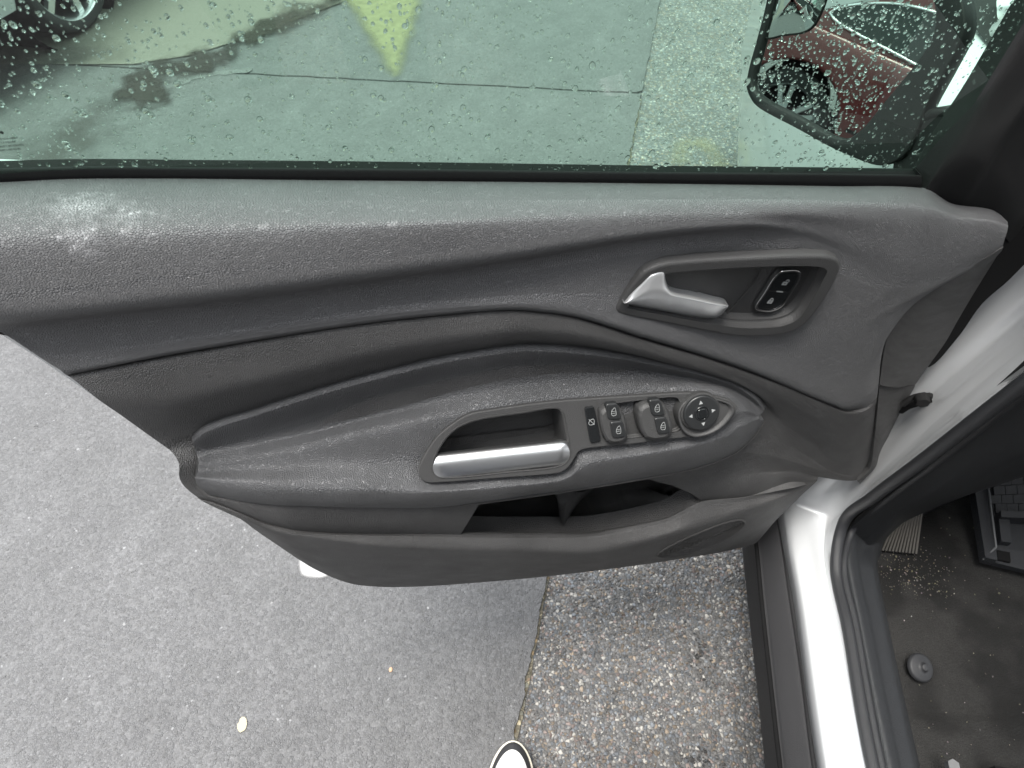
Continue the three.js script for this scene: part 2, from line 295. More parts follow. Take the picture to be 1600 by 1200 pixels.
// paint marks, and reflections and shade painted on the ground beyond the window
const yellowM = std({ color: C(0.22, 0.2, 0.085), roughness: 0.7, bumpMap: asphaltBump, bumpScale: 0.0015 });
function mark(name, pts, y, m, label, category) { const o = sheet(name, pts, y, m); o.userData = { label, category }; return o; }
const rough = (pts, n, amp, s) => ring(pts, n).map((p, i) => { const k = 1 + 0; return [p[0] + amp * (fbm(i * 0.35, s, 3, s) - 0.5), p[1] + amp * (fbm(i * 0.35, s + 9, 3, s) - 0.5)]; });
function paintedPatch(pts, y, colour, edge, strength, sd, label, name = 'painted_reflection_shade', category = 'paintedPatch', rag = 0.16) { // a stain with ragged, feathered outline; dark ones paint window reflections and car shade
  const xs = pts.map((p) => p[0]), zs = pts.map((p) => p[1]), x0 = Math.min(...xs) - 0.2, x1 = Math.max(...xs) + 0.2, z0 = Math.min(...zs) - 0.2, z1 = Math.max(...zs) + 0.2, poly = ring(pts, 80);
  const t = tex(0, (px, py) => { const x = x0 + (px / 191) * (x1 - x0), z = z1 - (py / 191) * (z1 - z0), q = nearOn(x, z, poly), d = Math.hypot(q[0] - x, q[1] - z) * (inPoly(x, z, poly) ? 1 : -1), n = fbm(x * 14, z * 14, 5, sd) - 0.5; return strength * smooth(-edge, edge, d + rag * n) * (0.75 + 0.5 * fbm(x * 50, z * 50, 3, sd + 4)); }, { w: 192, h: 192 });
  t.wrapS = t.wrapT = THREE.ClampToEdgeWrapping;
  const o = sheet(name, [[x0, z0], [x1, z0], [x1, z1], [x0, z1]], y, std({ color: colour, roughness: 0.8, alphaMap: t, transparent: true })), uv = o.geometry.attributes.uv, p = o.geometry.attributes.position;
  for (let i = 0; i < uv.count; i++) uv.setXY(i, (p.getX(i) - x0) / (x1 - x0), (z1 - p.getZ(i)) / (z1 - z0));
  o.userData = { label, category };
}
paintedPatch([[-1.578,-2.7247],[-1.5694,-2.9047],[-1.5206,-2.9946],[-1.4659,-2.9946],[-1.4177,-2.8395],[-1.3976,-2.7247],[-1.3927,-2.6447],[-1.4431,-2.6058],[-1.4999,-2.6251]], 0.0175, C(0.018, 0.015, 0.013), 0.05, 0.95, 3, 'dark window reflection painted on the asphalt at the end of the streaks');  // dark reflections in the glass, painted on the ground as blots and streaks
paintedPatch([[-1.4375,-2.938],[-1.3842,-3.0525],[-1.2893,-3.1119],[-1.2368,-3.1483],[-1.2312,-3.0176],[-1.27,-2.938],[-1.3244,-2.8828],[-1.3751,-2.8828]], 0.019, C(0.018, 0.015, 0.013), 0.05, 0.9, 5, 'dark window reflection painted beside the narrow bright one');
paintedPatch([[-1.2348,-3.1852],[-1.2082,-3.2993],[-1.1504,-3.3918],[-1.0572,-3.4878],[-.8678,-3.624],[-.7574,-3.7213],[-.891,-3.4878],[-1.0122,-3.3386],[-1.0894,-3.2227],[-1.1607,-3.1605]], 0.0205, C(0.02, 0.017, 0.013), 0.06, 0.9, 7, 'long dark window reflection painted along the concrete edge');
paintedPatch([[-1.7408,-2.2273],[-1.7428,-2.3388],[-1.6866,-2.4931],[-1.6008,-2.6251],[-1.5507,-2.577],[-1.5803,-2.4703],[-1.484,-2.4389],[-1.5697,-2.3177],[-1.6263,-2.2273]], 0.0148, C(0.05, 0.048, 0.046), 0.12, 0.6, 21, 'broad faint window reflection painted on the asphalt below the window corner');
paintedPatch([[-2.221,-2.9492],[-2.0411,-3.035],[-1.8498,-3.1119],[-1.7441,-3.0525],[-1.8644,-2.938],[-1.9642,-2.7349],[-2.0264,-2.5393]], 0.022, C(0.03, 0.03, 0.03), 0.14, 0.6, 25, 'dark shade painted on the ground under the silver hatchback');  // shade below the parked hatchback, painted into the ground colour
paintedPatch([[-.8205,-3.7213],[-.6642,-3.8943],[-.4797,-3.7213],[-.4553,-3.3123],[-.4664,-3.124],[-.4724,-2.9605],[-.4772,-2.8503],[-.5516,-3.035],[-.6174,-3.1852],[-.7191,-3.4462]], 0.024, C(0.21, 0.205, 0.11), 0.04, 0.75, 31, 'yellow painted arrow tip on the asphalt beyond the window', 'road_marking', 'road marking', 0.03);
paintedPatch([[0.5878,-2.2679],[0.6134,-2.3774],[0.66,-2.4167],[0.7034,-2.4035],[0.7095,-2.3559],[0.6702,-2.3473],[0.6416,-2.3304],[0.6248,-2.2679]], 0.004, C(0.24, 0.22, 0.14), 0.03, 0.34, 33, 'faded yellow paint remnant curving up beside the seam', 'faded_paint', 'paint mark', 0.05);
paintedPatch([[0.6957,-2.3861],[0.7369,-2.4035],[0.7622,-2.3346],[0.7658,-2.2193],[0.7316,-2.1955],[0.7249,-2.2844],[0.7105,-2.3346]], 0.0055, C(0.24, 0.22, 0.14), 0.03, 0.3, 35, 'faded yellow paint remnant running down towards the fender', 'faded_paint', 'paint mark', 0.05);
paintedPatch([[-.4611,-.7145],[-.4551,-.6753],[-.4465,-.6664],[-.3991,-.665],[-.3659,-.7023]], 0.0165, C(0.36, 0.36, 0.36), 0.005, 0.95, 41, 'small white painted patch on the asphalt beside the door corner', 'white_marking', 'road marking', 0.004);
mark('added_reflection', rough([[-1.3815,-2.8773],[-1.335,-2.8828],[-1.2221,-2.9102],[-1.0916,-2.938],[-1.0946,-2.9047],[-1.2015,-2.8828],[-1.3066,-2.8395],[-1.3343,-2.8076],[-1.3506,-2.7918]], 80, 0.02, 9), 0.0148, phy({ color: C(0.09, 0.09, 0.088), roughness: 0.05, clearcoat: 1, clearcoatRoughness: 0.02 }), 'narrow bright window reflection added as a glossy sheet between the dark ones', 'added_reflection');  // glossy sheet added in place of a bright reflection in the window
{ // a fallen leaf chip and small litter
  const o = mesh('paper_scrap', new THREE.ExtrudeGeometry(new THREE.Shape(rough([[0, 0.011], [0.008, 0.005], [0.006, -0.012], [-0.002, -0.016], [-0.008, -0.008], [-0.006, 0.004]], 40, 0.003, 4).map(v2)), { depth: 0.0012, bevelEnabled: false }), std({ color: C(0.34, 0.31, 0.23), roughness: 0.9 }), scene);
  const q = [[-.5081,-.371]][0]; o.rotation.set(-Math.PI / 2, 0, 0.2); o.position.set(q[0], 0.0145, q[1]); o.userData = { label: 'pale cream scrap lying on the grey asphalt', category: 'scrap' };
  const o2 = mesh('pebble', new THREE.SphereGeometry(0.004, 8, 6), std({ color: C(0.45, 0.3, 0.2), roughness: 0.8 }), scene), q2 = [[-.2392,-.4692]][0]; o2.scale.set(1, 0.6, 1.3); o2.position.set(q2[0], 0.0145, q2[1]); o2.userData = { label: 'small orange-brown pebble on the grey asphalt', category: 'pebble' };
}

// unseen dark block added behind the photographer to keep low sky off the door
{
  const b = thing('added_building', 'unseen dark grey block with white framed windows added to shade the door', 'added_building');
  b.position.set(-1, 0, 7.5);
  const wallM = std({ color: C(0.066, 0.062, 0.06), roughness: 0.9, bumpMap: asphaltBump, bumpScale: 0.004 }), frameM = std({ color: C(0.6, 0.6, 0.58), roughness: 0.6 });
  mesh('wall', box(-13, 13, 0, 6.2, 0, 8), wallM, b);
  mesh('roof', box(-13.4, 13.4, 6.2, 6.5, -0.4, 8.4), std({ color: C(0.04, 0.04, 0.042), roughness: 0.9 }), b);
  for (let f = 0; f < 2; f++) for (let k = 0; k < 8; k++) { const x = -11.4 + k * 3.2, y = 1.0 + f * 2.8, w = mesh('window', box(x, x + 1.4, y, y + 1.4, -0.03, -0.004), M.carGlass, b); mesh('frame', mergeGeometries([box(x - 0.08, x, y - 0.08, y + 1.48, -0.06, -0.002), box(x + 1.4, x + 1.48, y - 0.08, y + 1.48, -0.06, -0.002), box(x, x + 1.4, y + 1.4, y + 1.48, -0.06, -0.002), box(x, x + 1.4, y - 0.08, y, -0.08, -0.002), box(x + 0.67, x + 0.73, y, y + 1.4, -0.045, -0.032)]), frameM, w); }
}

// ---------------------------------------------------------------- the open car door (door frame: x along the door, y up, z towards the driver)
const door = thing('car_door', 'open front car door seen from inside, dark grey trim panel with armrest and rain-wet window', 'car door');
door.position.set(0, 0, -0.49); door.rotation.y = 10 * rad;
const off = (pts, dz) => pts.map((p) => [p[0], p[1], p[2] + dz]);

// outlines used for openings
const handleOut = ring([[0.0858,1.0065,.036],[0.088,1.0132,.036],[0.0987,1.0357,.036],[0.1068,1.0475,.036],[0.1202,1.0534,.036],[0.1419,1.0538,.036],[0.2011,1.0496,.036],[0.2631,1.0429,.036],[0.2797,1.0391,.036],[0.2892,1.0334,.036],[0.2948,1.0251,.036],[0.2959,1.0119,.036],[0.2947,.9922,.036],[0.2896,.9654,.036],[0.2816,.9492,.036],[0.2666,.9427,.036],[0.2464,.9427,.036],[0.2161,.948,.036],[0.1837,.96,.036],[0.1319,.9818,.036],[0.0959,.9969,.036],[0.0882,1.0014,.036]], 140);
const handleIn = ring([[0.0924,1.0062,.036],[0.0942,1.0106,.036],[0.1034,1.0306,.036],[0.1102,1.0398,.036],[0.1176,1.0445,.036],[0.1288,1.0465,.036],[0.1521,1.0459,.036],[0.2031,1.0421,.036],[0.2643,1.034,.036],[0.2788,1.0297,.036],[0.2854,1.0234,.036],[0.2854,1.0127,.036],[0.2844,.9938,.036],[0.2802,.9695,.036],[0.273,.9568,.036],[0.2605,.9519,.036],[0.2437,.9522,.036],[0.2138,.9574,.036],[0.1833,.9679,.036],[0.1327,.9883,.036],[0.0989,1.002,.036]], 140);
const cupOut = ring([[-.0933,-.0436],[-.0835,-.0273],[-.0718,-.0158],[-.0569,-.009],[-.0392,-.0061],[0.0005,-.0058],[0.0288,-.0051],[0.0385,-.0072],[0.0421,-.0134],[0.0449,-.0323],[0.0469,-.0544],[0.0457,-.063],[0.0377,-.0707],[-.0217,-.0698],[-.0861,-.0651],[-.0935,-.061],[-.0958,-.0533]], 120);
const bezelOut = ring([[-.1092,-.0518],[-.1064,-.0451],[-.0961,-.0303],[-.0856,-.0186],[-.0676,-.0067],[-.0521,0],[-.0275,.0012],[0.0122,.0015],[0.0436,.0004],[0.0701,-.0014],[0.1001,-.0036],[0.1579,-.0084],[0.1785,-.0107],[0.2093,-.0202],[0.2228,-.0272],[0.2279,-.0345],[0.2252,-.0414],[0.2176,-.0514],[0.2027,-.0587],[0.18,-.0605],[0.1503,-.0596],[0.1126,-.0589],[0.0618,-.0567],[0.0555,-.0587],[0.051,-.0654],[0.0444,-.074],[0.0372,-.0788],[0.029,-.0797],[-.0289,-.0753],[-.092,-.07],[-.1022,-.0683],[-.1086,-.0621]], 220);
const cupDoor = cupOut.map((p) => [p[0], 0.891 + p[1] * Math.cos(Math.atan(0.58)), 0.05 + p[1] * Math.sin(-Math.atan(0.58))]);
const pocketOut = [[-.0753,.6826,.07],[-.0682,.7058,.072],[-.0574,.7358,.074],[-.0466,.7627,.076],[-.0123,.7635,.07],[0.048,.7575,.064],[0.1108,.745,.06],[0.1538,.723,.057],[0.1935,.6895,.052],[0.2269,.6552,.048],[0.2472,.6284,.046],[0.2389,.6176,.048],[0.2179,.607,.05],[0.1987,.5957,.052],[0.1481,.5908,.056],[0.1102,.5964,.06],[0.0752,.5991,.06],[0.0317,.6083,.06],[-.0271,.628,.06],[-.0762,.6667,.07]];

// upper soft panel
const seam = (z) => 0;
const upper = loft([
  [[-.4554,1.1542,-.016],[-.3732,1.1492,-.016],[-.3302,1.1474,-.016],[-.2872,1.1429,-.016],[-.1501,1.1251,-.016],[0.115,1.0907,-.016],[0.3015,1.0658,-.016],[0.3975,1.0522,-.016],[0.4421,1.0277,-.016],[0.4887,1.0149,-.016],[0.5143,.999,-.016]],
  [[-.447,1.1616,-.006],[-.3667,1.1567,-.006],[-.3248,1.1545,-.006],[-.2827,1.1501,-.006],[-.1485,1.133,-.006],[0.1108,1.0995,-.006],[0.2932,1.075,-.006],[0.3871,1.0617,-.006],[0.4317,1.0384,-.006],[0.4795,1.0256,-.006],[0.5056,1.0084,-.006]],
  [[-.4283,1.168,.034],[-.3526,1.1634,.034],[-.2325,1.1526,.034],[-.0547,1.1305,.034],[0.0971,1.1117,.034],[0.2394,1.0926,.032],[0.3657,1.0673,.026],[0.4165,1.0467,.022],[0.4635,1.0318,.018],[0.4858,1.0213,.014]],
  [[-.4244,1.1586,.061],[-.3501,1.1544,.061],[-.2316,1.1466,.061],[-.1032,1.1361,.061],[0.0409,1.1159,.05],[0.1489,1.1013,.044],[0.238,1.0857,.04],[0.3406,1.0585,.034],[0.422,1.0315,.026],[0.4841,1.0185,.018]],
  [[-.4349,1.1357,.067],[-.3688,1.1153,.067],[-.2417,1.1145,.067],[-.1067,1.1123,.064],[-.0102,1.1072,.058],[0.0937,1.1017,.05],[0.178,1.092,.045],[0.2427,1.0744,.038],[0.3508,1.0356,.034],[0.4333,1.0101,.026],[0.4856,1.0113,.019]],
  [[-.4214,1.1153,.068],[-.3777,1.0976,.068],[-.2477,1.0961,.068],[-.1089,1.0963,.065],[-.0104,1.0937,.059],[0.0948,1.0923,.051],[0.1791,1.0862,.046],[0.245,1.0673,.038],[0.3587,1.018,.034],[0.4336,.9966,.026],[0.4883,1.0031,.019]],
  [[-.4144,1.0742,.043],[-.4005,1.0664,.043],[-.2605,1.0658,.043],[-.1114,1.068,.041],[-.0067,1.0694,.038],[0.1018,1.0745,.036],[0.1863,1.073,.036],[0.2501,1.056,.035],[0.3656,.9965,.033],[0.4315,.9846,.026],[0.4916,.9962,.018]],
  [[-.404,1.0618,.042],[-.3889,1.0535,.042],[-.2647,1.0537,.042],[-.1128,1.0573,.041],[-.0069,1.0579,.039],[0.1032,1.0629,.037],[0.1904,1.06,.034],[0.255,1.0411,.035],[0.3722,.9781,.032],[0.4262,.9704,.026],[0.4918,.9897,.017]],
  [[-.3905,1.0406,.046],[-.37,1.0315,.046],[-.2708,1.034,.046],[-.1154,1.0409,.046],[-.0081,1.0357,.046],[0.1092,1.0106,.042],[0.1766,.9821,.039],[0.2882,.9381,.037],[0.3574,.9248,.034],[0.4023,.9307,.026],[0.4239,.9353,.02]],
  [[-.3809,1.0254,.049],[-.3633,1.0235,.049],[-.2716,1.0305,.049],[-.1161,1.0373,.049],[-.0086,1.0319,.049],[0.1109,.9924,.045],[0.1963,.9469,.042],[0.3057,.8835,.038],[0.3744,.8463,.032],[0.4091,.8545,.026],[0.4139,.892,.02]],
  [[-.3764,1.0179,.05],[-.3604,1.0186,.05],[-.2729,1.0265,.05],[-.1167,1.0332,.05],[-.0199,1.0294,.05],[0.0308,1.0171,.05],[0.1119,.9746,.05],[0.2006,.9215,.046],[0.2885,.8632,.042],[0.3744,.7993,.036],[0.41,.778,.03],[0.4356,.7799,.024],[0.4438,.7953,.02]],
  [[-.3835,.9977,.036],[-.3659,1.0007,.036],[-.2804,1.0083,.036],[-.1183,1.0151,.036],[-.0178,1.0112,.036],[0.0348,.9983,.036],[0.1192,.9529,.036],[0.2089,.9022,.036],[0.2961,.847,.036],[0.3861,.7783,.028],[0.4229,.7511,.022],[0.4455,.7487,.02],[0.4586,.755,.018]],
], { n: 420, per: 9, creases: [6], cuts: [grow(handleOut, -0.003)], skirt: 0.02, soft: 10 });
mesh('upper_trim', upper, M.soft, door);
// smooth flank that turns away to the hinge side
mesh('trim_end_cap', loft([
  [[0.4901,.9988,.02],[0.4507,.9613,.02],[0.4246,.9351,.02],[0.4138,.9058,.02],[0.4177,.8781,.02],[0.4442,.7964,.02]],
  [[0.4944,.9926,.017],[0.4636,.9496,.017],[0.4421,.9192,.017],[0.4325,.8846,.017],[0.4384,.8543,.017],[0.4594,.7861,.017]],
  [[0.5388,.9538,-.02],[0.5416,.8917,-.02],[0.5445,.851,-.02],[0.5484,.8058,-.02],[0.5471,.7677,-.02],[0.5461,.7282,-.02]],
], { n: 60, per: 8, mode: 'i', skirt: 0.02 }), M.mid, door);
mesh('trim_end_cap', loft([
  [[0.4493,.7894,.016],[0.469,.7371,.016],[0.497,.6602,.016],[0.5218,.5824,.016],[0.5148,.555,.016]],
  [[0.4643,.7791,.012],[0.4826,.729,.012],[0.5146,.635,.012],[0.531,.5773,.012],[0.5239,.5427,.012]],
  [[0.5475,.7253,-.02],[0.5539,.6581,-.02],[0.5675,.5631,-.02],[0.5774,.5149,-.02],[0.5704,.4739,-.02]],
], { n: 40, per: 8, mode: 'i', skirt: 0.02 }), M.mid, door);

// middle carrier panel around the armrest, with the pocket opening
const mid = loft([
  [[-.3944,.9858,.02],[-.2872,.9933,.02],[-.1191,1.0027,.02],[-.0153,.9995,.02],[0.0389,.9863,.02],[0.1259,.9398,.02],[0.2182,.8879,.02],[0.3079,.8315,.02],[0.3924,.7719,.02],[0.4207,.7529,.02],[0.4447,.7528,.02],[0.4525,.7689,.02]],
  [[-.3763,1.0069,.046],[-.2768,1.016,.046],[-.1177,1.0241,.046],[-.0193,1.021,.046],[0.0321,1.0084,.046],[0.1148,.9631,.046],[0.2045,.9097,.043],[0.2939,.8499,.039],[0.3809,.7844,.034],[0.4124,.761,.03],[0.4391,.7525,.026],[0.4565,.7553,.02]],
  [[-.3713,.9987,.049],[-.2797,1.0063,.049],[-.1188,1.0173,.049],[-.0199,1.0155,.049],[0.0317,1.0027,.049],[0.1147,.9574,.049],[0.2053,.9029,.045],[0.2967,.8394,.04],[0.3845,.7648,.033],[0.4281,.7259,.026],[0.4563,.7072,.02],[0.476,.7127,.014]],
  [[-.3655,.9831,.051],[-.3139,.9675,.051],[-.2562,.9763,.051],[-.1786,.9888,.051],[-.1205,.9975,.051],[-.0544,1.0015,.051],[-.009,.9998,.051],[0.0319,.9908,.051],[0.0815,.97,.051],[0.1514,.9295,.049],[0.2335,.8766,.043],[0.3191,.7994,.035],[0.394,.7244,.026],[0.4533,.6691,.02],[0.4978,.6545,.012]],
  [[-.3615,.9516,.043],[-.3176,.9446,.043],[-.2628,.9557,.043],[-.1827,.9686,.043],[-.1227,.9784,.043],[-.0544,.9833,.043],[-.0076,.9823,.043],[0.0345,.9729,.043],[0.0857,.9512,.043],[0.1562,.9133,.043],[0.2361,.8666,.043],[0.3204,.7817,.03],[0.4005,.6993,.022],[0.4639,.6348,.016],[0.5089,.6258,.01]],
  [[-.346,.8807,.034],[-.3332,.88,.028],[-.3019,.8931,.026],[-.2548,.91,.026],[-.1903,.9284,.026],[-.1278,.9419,.026],[-.0539,.9521,.026],[-.0046,.9536,.026],[0.046,.9442,.026],[0.1279,.9127,.026],[0.2046,.8745,.026],[0.2657,.836,.026],[0.322,.7636,.026],[0.4065,.6749,.018],[0.4729,.6088,.014],[0.5164,.603,.01]],
  [[-.3402,.8747,.04],[-.3308,.8725,.034],[-.3125,.8777,.03],[-.2341,.8696,.03],[-.0719,.8753,.03],[0.0633,.8671,.03],[0.2169,.811,.03],[0.2948,.7813,.03],[0.3244,.7527,.028],[0.4045,.6648,.02],[0.4698,.5965,.014],[0.5205,.5736,.01]],
  [[-.3362,.8706,.05],[-.3277,.8639,.044],[-.3152,.8477,.036],[-.2448,.8232,.04],[-.0797,.7791,.04],[0.068,.7666,.04],[0.2243,.7602,.04],[0.2789,.7413,.036],[0.3281,.721,.032],[0.3995,.6554,.022],[0.4601,.5939,.016],[0.5251,.5499,.01]],
  [[-.34,.8618,.054],[-.3328,.8498,.052],[-.3206,.8254,.054],[-.2775,.8176,.066],[-.2458,.8153,.074],[-.1774,.7979,.078],[-.0847,.7718,.078],[-.0312,.7604,.074],[0.0558,.7461,.066],[0.1409,.7281,.058],[0.2351,.7202,.05],[0.283,.7325,.042],[0.3308,.7077,.035],[0.3942,.6534,.027],[0.4584,.5957,.018],[0.5154,.5486,.012]],
  [[-.3426,.8438,.054],[-.3349,.829,.056],[-.3114,.8217,.064],[-.2797,.8083,.073],[-.2502,.7961,.078],[-.1825,.767,.078],[-.0871,.7339,.076],[-.0313,.7165,.07],[0.0598,.6978,.062],[0.1486,.6813,.054],[0.2479,.6695,.046],[0.2994,.6705,.042],[0.3437,.6616,.037],[0.391,.6352,.031],[0.4291,.6061,.025]],
  [[-.3358,.8173,.054],[-.321,.8107,.058],[-.302,.7953,.063],[-.278,.7658,.066],[-.2478,.7492,.07],[-.1892,.7243,.07],[-.0746,.6824,.07],[0.0299,.6371,.064],[0.1097,.607,.058],[0.1974,.6031,.052],[0.2479,.6249,.046],[0.3087,.6154,.044],[0.3792,.6073,.036],[0.4296,.6006,.028]],
], { n: 300, per: 7, cuts: [pocketOut, grow(cupDoor, 0.001)], skirt: 0.025, soft: 14 });
mesh('middle_trim', mid, M.mid, door);

// armrest
const arm = loft([
  [[-.3264,.8738,.02],[-.3129,.8888,.02],[-.2582,.9052,.02],[-.1919,.9235,.02],[-.1269,.9368,.02],[-.0534,.9474,.02],[-.0035,.9489,.02],[0.0411,.9406,.02],[0.0949,.9221,.02],[0.1681,.8894,.02],[0.2462,.8474,.02],[0.2812,.8164,.02],[0.3027,.7879,.02]],
  [[-.3203,.8894,.034],[-.3048,.9051,.036],[-.2519,.921,.036],[-.1882,.9389,.036],[-.1258,.9519,.036],[-.0546,.9621,.036],[-.0063,.9636,.036],[0.0369,.9555,.036],[0.089,.9376,.036],[0.1599,.9058,.036],[0.2356,.8649,.036],[0.2676,.8363,.036],[0.293,.8014,.032]],
  [[-.3196,.887,.037],[-.3037,.902,.04],[-.2518,.9182,.04],[-.1884,.9352,.04],[-.126,.9483,.04],[-.0553,.9587,.04],[-.0071,.9601,.04],[0.0362,.9519,.04],[0.0882,.9346,.04],[0.159,.9035,.04],[0.2303,.8653,.04],[0.261,.838,.04],[0.2894,.8024,.036]],
  [[-.3221,.8743,.036],[-.308,.8712,.034],[-.2309,.8829,.03],[-.1327,.9064,.026],[-.0557,.9198,.026],[-.0046,.924,.026],[0.0409,.9189,.026],[0.0953,.9034,.026],[0.1662,.8816,.03],[0.2266,.8571,.036],[0.2595,.8313,.037],[0.288,.8004,.037]],
  [[-.322,.8678,.04],[-.2966,.8674,.038],[-.2344,.868,.032],[-.1364,.8813,.03],[-.0576,.8951,.03],[-.0053,.9003,.03],[0.041,.8988,.03],[0.0955,.8918,.03],[0.1642,.8816,.036],[0.2128,.8706,.045],[0.2481,.8436,.046],[0.2849,.8013,.04]],
  [[-.3194,.8677,.048],[-.2958,.8672,.048],[-.232,.876,.05],[-.1367,.8874,.05],[-.073,.8913,.049],[-.0344,.8934,.0485],[0.011,.8948,.0485],[0.071,.8893,.047],[0.1261,.8836,.046],[0.1808,.8801,.05],[0.2123,.872,.055],[0.2388,.8502,.056],[0.279,.8079,.046]],
  [[-.3216,.8626,.054],[-.2973,.8602,.056],[-.2351,.8615,.064],[-.1675,.8555,.065],[-.1168,.8501,.064],[-.0776,.8477,.062],[-.0106,.8454,.06],[0.0566,.8547,.062],[0.1252,.8525,.064],[0.1817,.8477,.066],[0.2159,.8524,.067],[0.2414,.8448,.062],[0.2756,.8114,.05]],
  [[-.3225,.8648,.062],[-.2929,.8703,.073],[-.2337,.8654,.081],[-.1687,.8514,.082],[-.1194,.8381,.079],[-.0884,.8225,.083],[-.0287,.8181,.086],[0.0315,.8119,.087],[0.0469,.8159,.085],[0.0578,.8329,.078],[0.1247,.8289,.077],[0.1831,.8287,.077],[0.2147,.8311,.074],[0.2388,.8346,.066],[0.2738,.812,.052]],
  [[-.3243,.8553,.063],[-.2961,.8587,.076],[-.2354,.8577,.089],[-.1697,.8478,.093],[-.0959,.8292,.096],[-.0304,.8194,.096],[0.0308,.8136,.096],[0.0513,.8222,.094],[0.0687,.8309,.09],[0.1211,.8291,.089],[0.1798,.8281,.087],[0.2162,.8276,.082],[0.2455,.8256,.07],[0.2737,.8122,.054]],
  [[-.3242,.8414,.061],[-.283,.841,.077],[-.2399,.8389,.087],[-.1732,.8265,.092],[-.0907,.8082,.094],[-.0303,.801,.094],[0.0389,.7993,.094],[0.0818,.8029,.09],[0.1255,.8008,.088],[0.1858,.8019,.085],[0.2275,.8038,.079],[0.2551,.8063,.068],[0.2785,.8061,.052]],
  [[-.3217,.8248,.058],[-.2762,.8213,.073],[-.2448,.8187,.08],[-.177,.8014,.084],[-.0851,.78,.086],[-.0328,.7767,.086],[0.0493,.7745,.086],[0.1292,.7655,.08],[0.1715,.7643,.078],[0.2164,.765,.074],[0.2484,.7703,.068],[0.2712,.7788,.058],[0.2877,.7938,.046]],
], { n: 320, per: 8, cuts: [grow(cupDoor, 0.002)], skirt: 0.05, soft: 12, keep: 16 });
mesh('armrest', arm, M.arm, door);
mesh('armrest_piping', tube(off([[-.0714,.7773,.086],[-.0329,.7753,.086],[0.0494,.7731,.086],[0.1294,.7641,.08],[0.1717,.7629,.078],[0.2167,.7636,.074],[0.2488,.7689,.068],[0.2716,.7775,.058],[0.2885,.7936,.046]], 0), 0.0013, 160), M.mid, door);

// lower panel with the pocket's front lip
const low = loft([
  [[-.3407,.8013,.045],[-.3239,.7859,.045],[-.2997,.7395,.045],[-.2586,.7024,.045],[-.0741,.6325,.045],[0.0353,.5966,.045],[0.116,.5774,.045],[0.2026,.5856,.045],[0.2495,.6194,.045],[0.3087,.6137,.045],[0.3709,.6207,.045],[0.4377,.5857,.022]],
  [[-.3356,.8176,.055],[-.3208,.811,.059],[-.3018,.7956,.064],[-.2774,.7678,.068],[-.2477,.7495,.071],[-.0746,.6842,.071],[0.0291,.6429,.067],[0.1079,.6149,.062],[0.1948,.611,.056],[0.2449,.6324,.05],[0.306,.6211,.047],[0.3771,.6111,.038],[0.4278,.6043,.029]],
  [[-.3317,.8135,.057],[-.3136,.804,.063],[-.2833,.7705,.07],[-.2409,.7489,.075],[-.0751,.6854,.075],[0.028,.6442,.072],[0.1064,.6159,.067],[0.194,.608,.06],[0.2441,.6279,.055],[0.3066,.6143,.05],[0.3785,.6039,.04],[0.4281,.601,.029]],
  [[-.319,.7979,.06],[-.2982,.7777,.066],[-.2668,.7554,.074],[-.2288,.7406,.079],[-.1629,.7113,.084],[-.0917,.6807,.084],[0.0259,.6337,.084],[0.0686,.6153,.083],[0.1044,.6025,.08],[0.1578,.6,.076],[0.2291,.6062,.07],[0.2958,.6057,.06],[0.3677,.5999,.046],[0.4268,.5979,.03]],
  [[-.3062,.781,.061],[-.2696,.7439,.072],[-.2312,.7286,.077],[-.1645,.6985,.082],[-.0924,.6672,.082],[0.0268,.6189,.082],[0.0701,.6,.081],[0.1066,.585,.078],[0.162,.5765,.073],[0.2352,.581,.067],[0.3028,.5827,.057],[0.3727,.5866,.044],[0.4271,.5929,.029]],
  [[-.3024,.7528,.056],[-.2703,.6975,.062],[-.2251,.6457,.064],[-.1604,.6024,.064],[-.0799,.5727,.064],[0.0332,.5449,.064],[0.1267,.5189,.062],[0.1963,.5023,.058],[0.267,.4963,.053],[0.3265,.5048,.047],[0.3883,.5472,.036],[0.4267,.5712,.025]],
  [[-.303,.7216,.046],[-.2679,.6256,.044],[-.2265,.5676,.044],[-.1499,.5348,.044],[-.0536,.5088,.044],[0.0489,.4854,.044],[0.1469,.4666,.044],[0.2286,.4545,.043],[0.3007,.4553,.04],[0.3578,.4597,.036],[0.3988,.5078,.028],[0.4261,.549,.021]],
  [[-.3079,.6844,.03],[-.2691,.5627,.024],[-.2245,.4992,.024],[-.1559,.4662,.024],[-.053,.442,.024],[0.0557,.4233,.024],[0.1586,.4124,.024],[0.243,.4067,.024],[0.3284,.4058,.024],[0.3924,.4071,.02],[0.4156,.478,.015],[0.4324,.5194,.013]],
], { n: 260, per: 8, skirt: 0.03, soft: 8, keep: 16 });
mesh('lower_trim', low, M.lower, door);

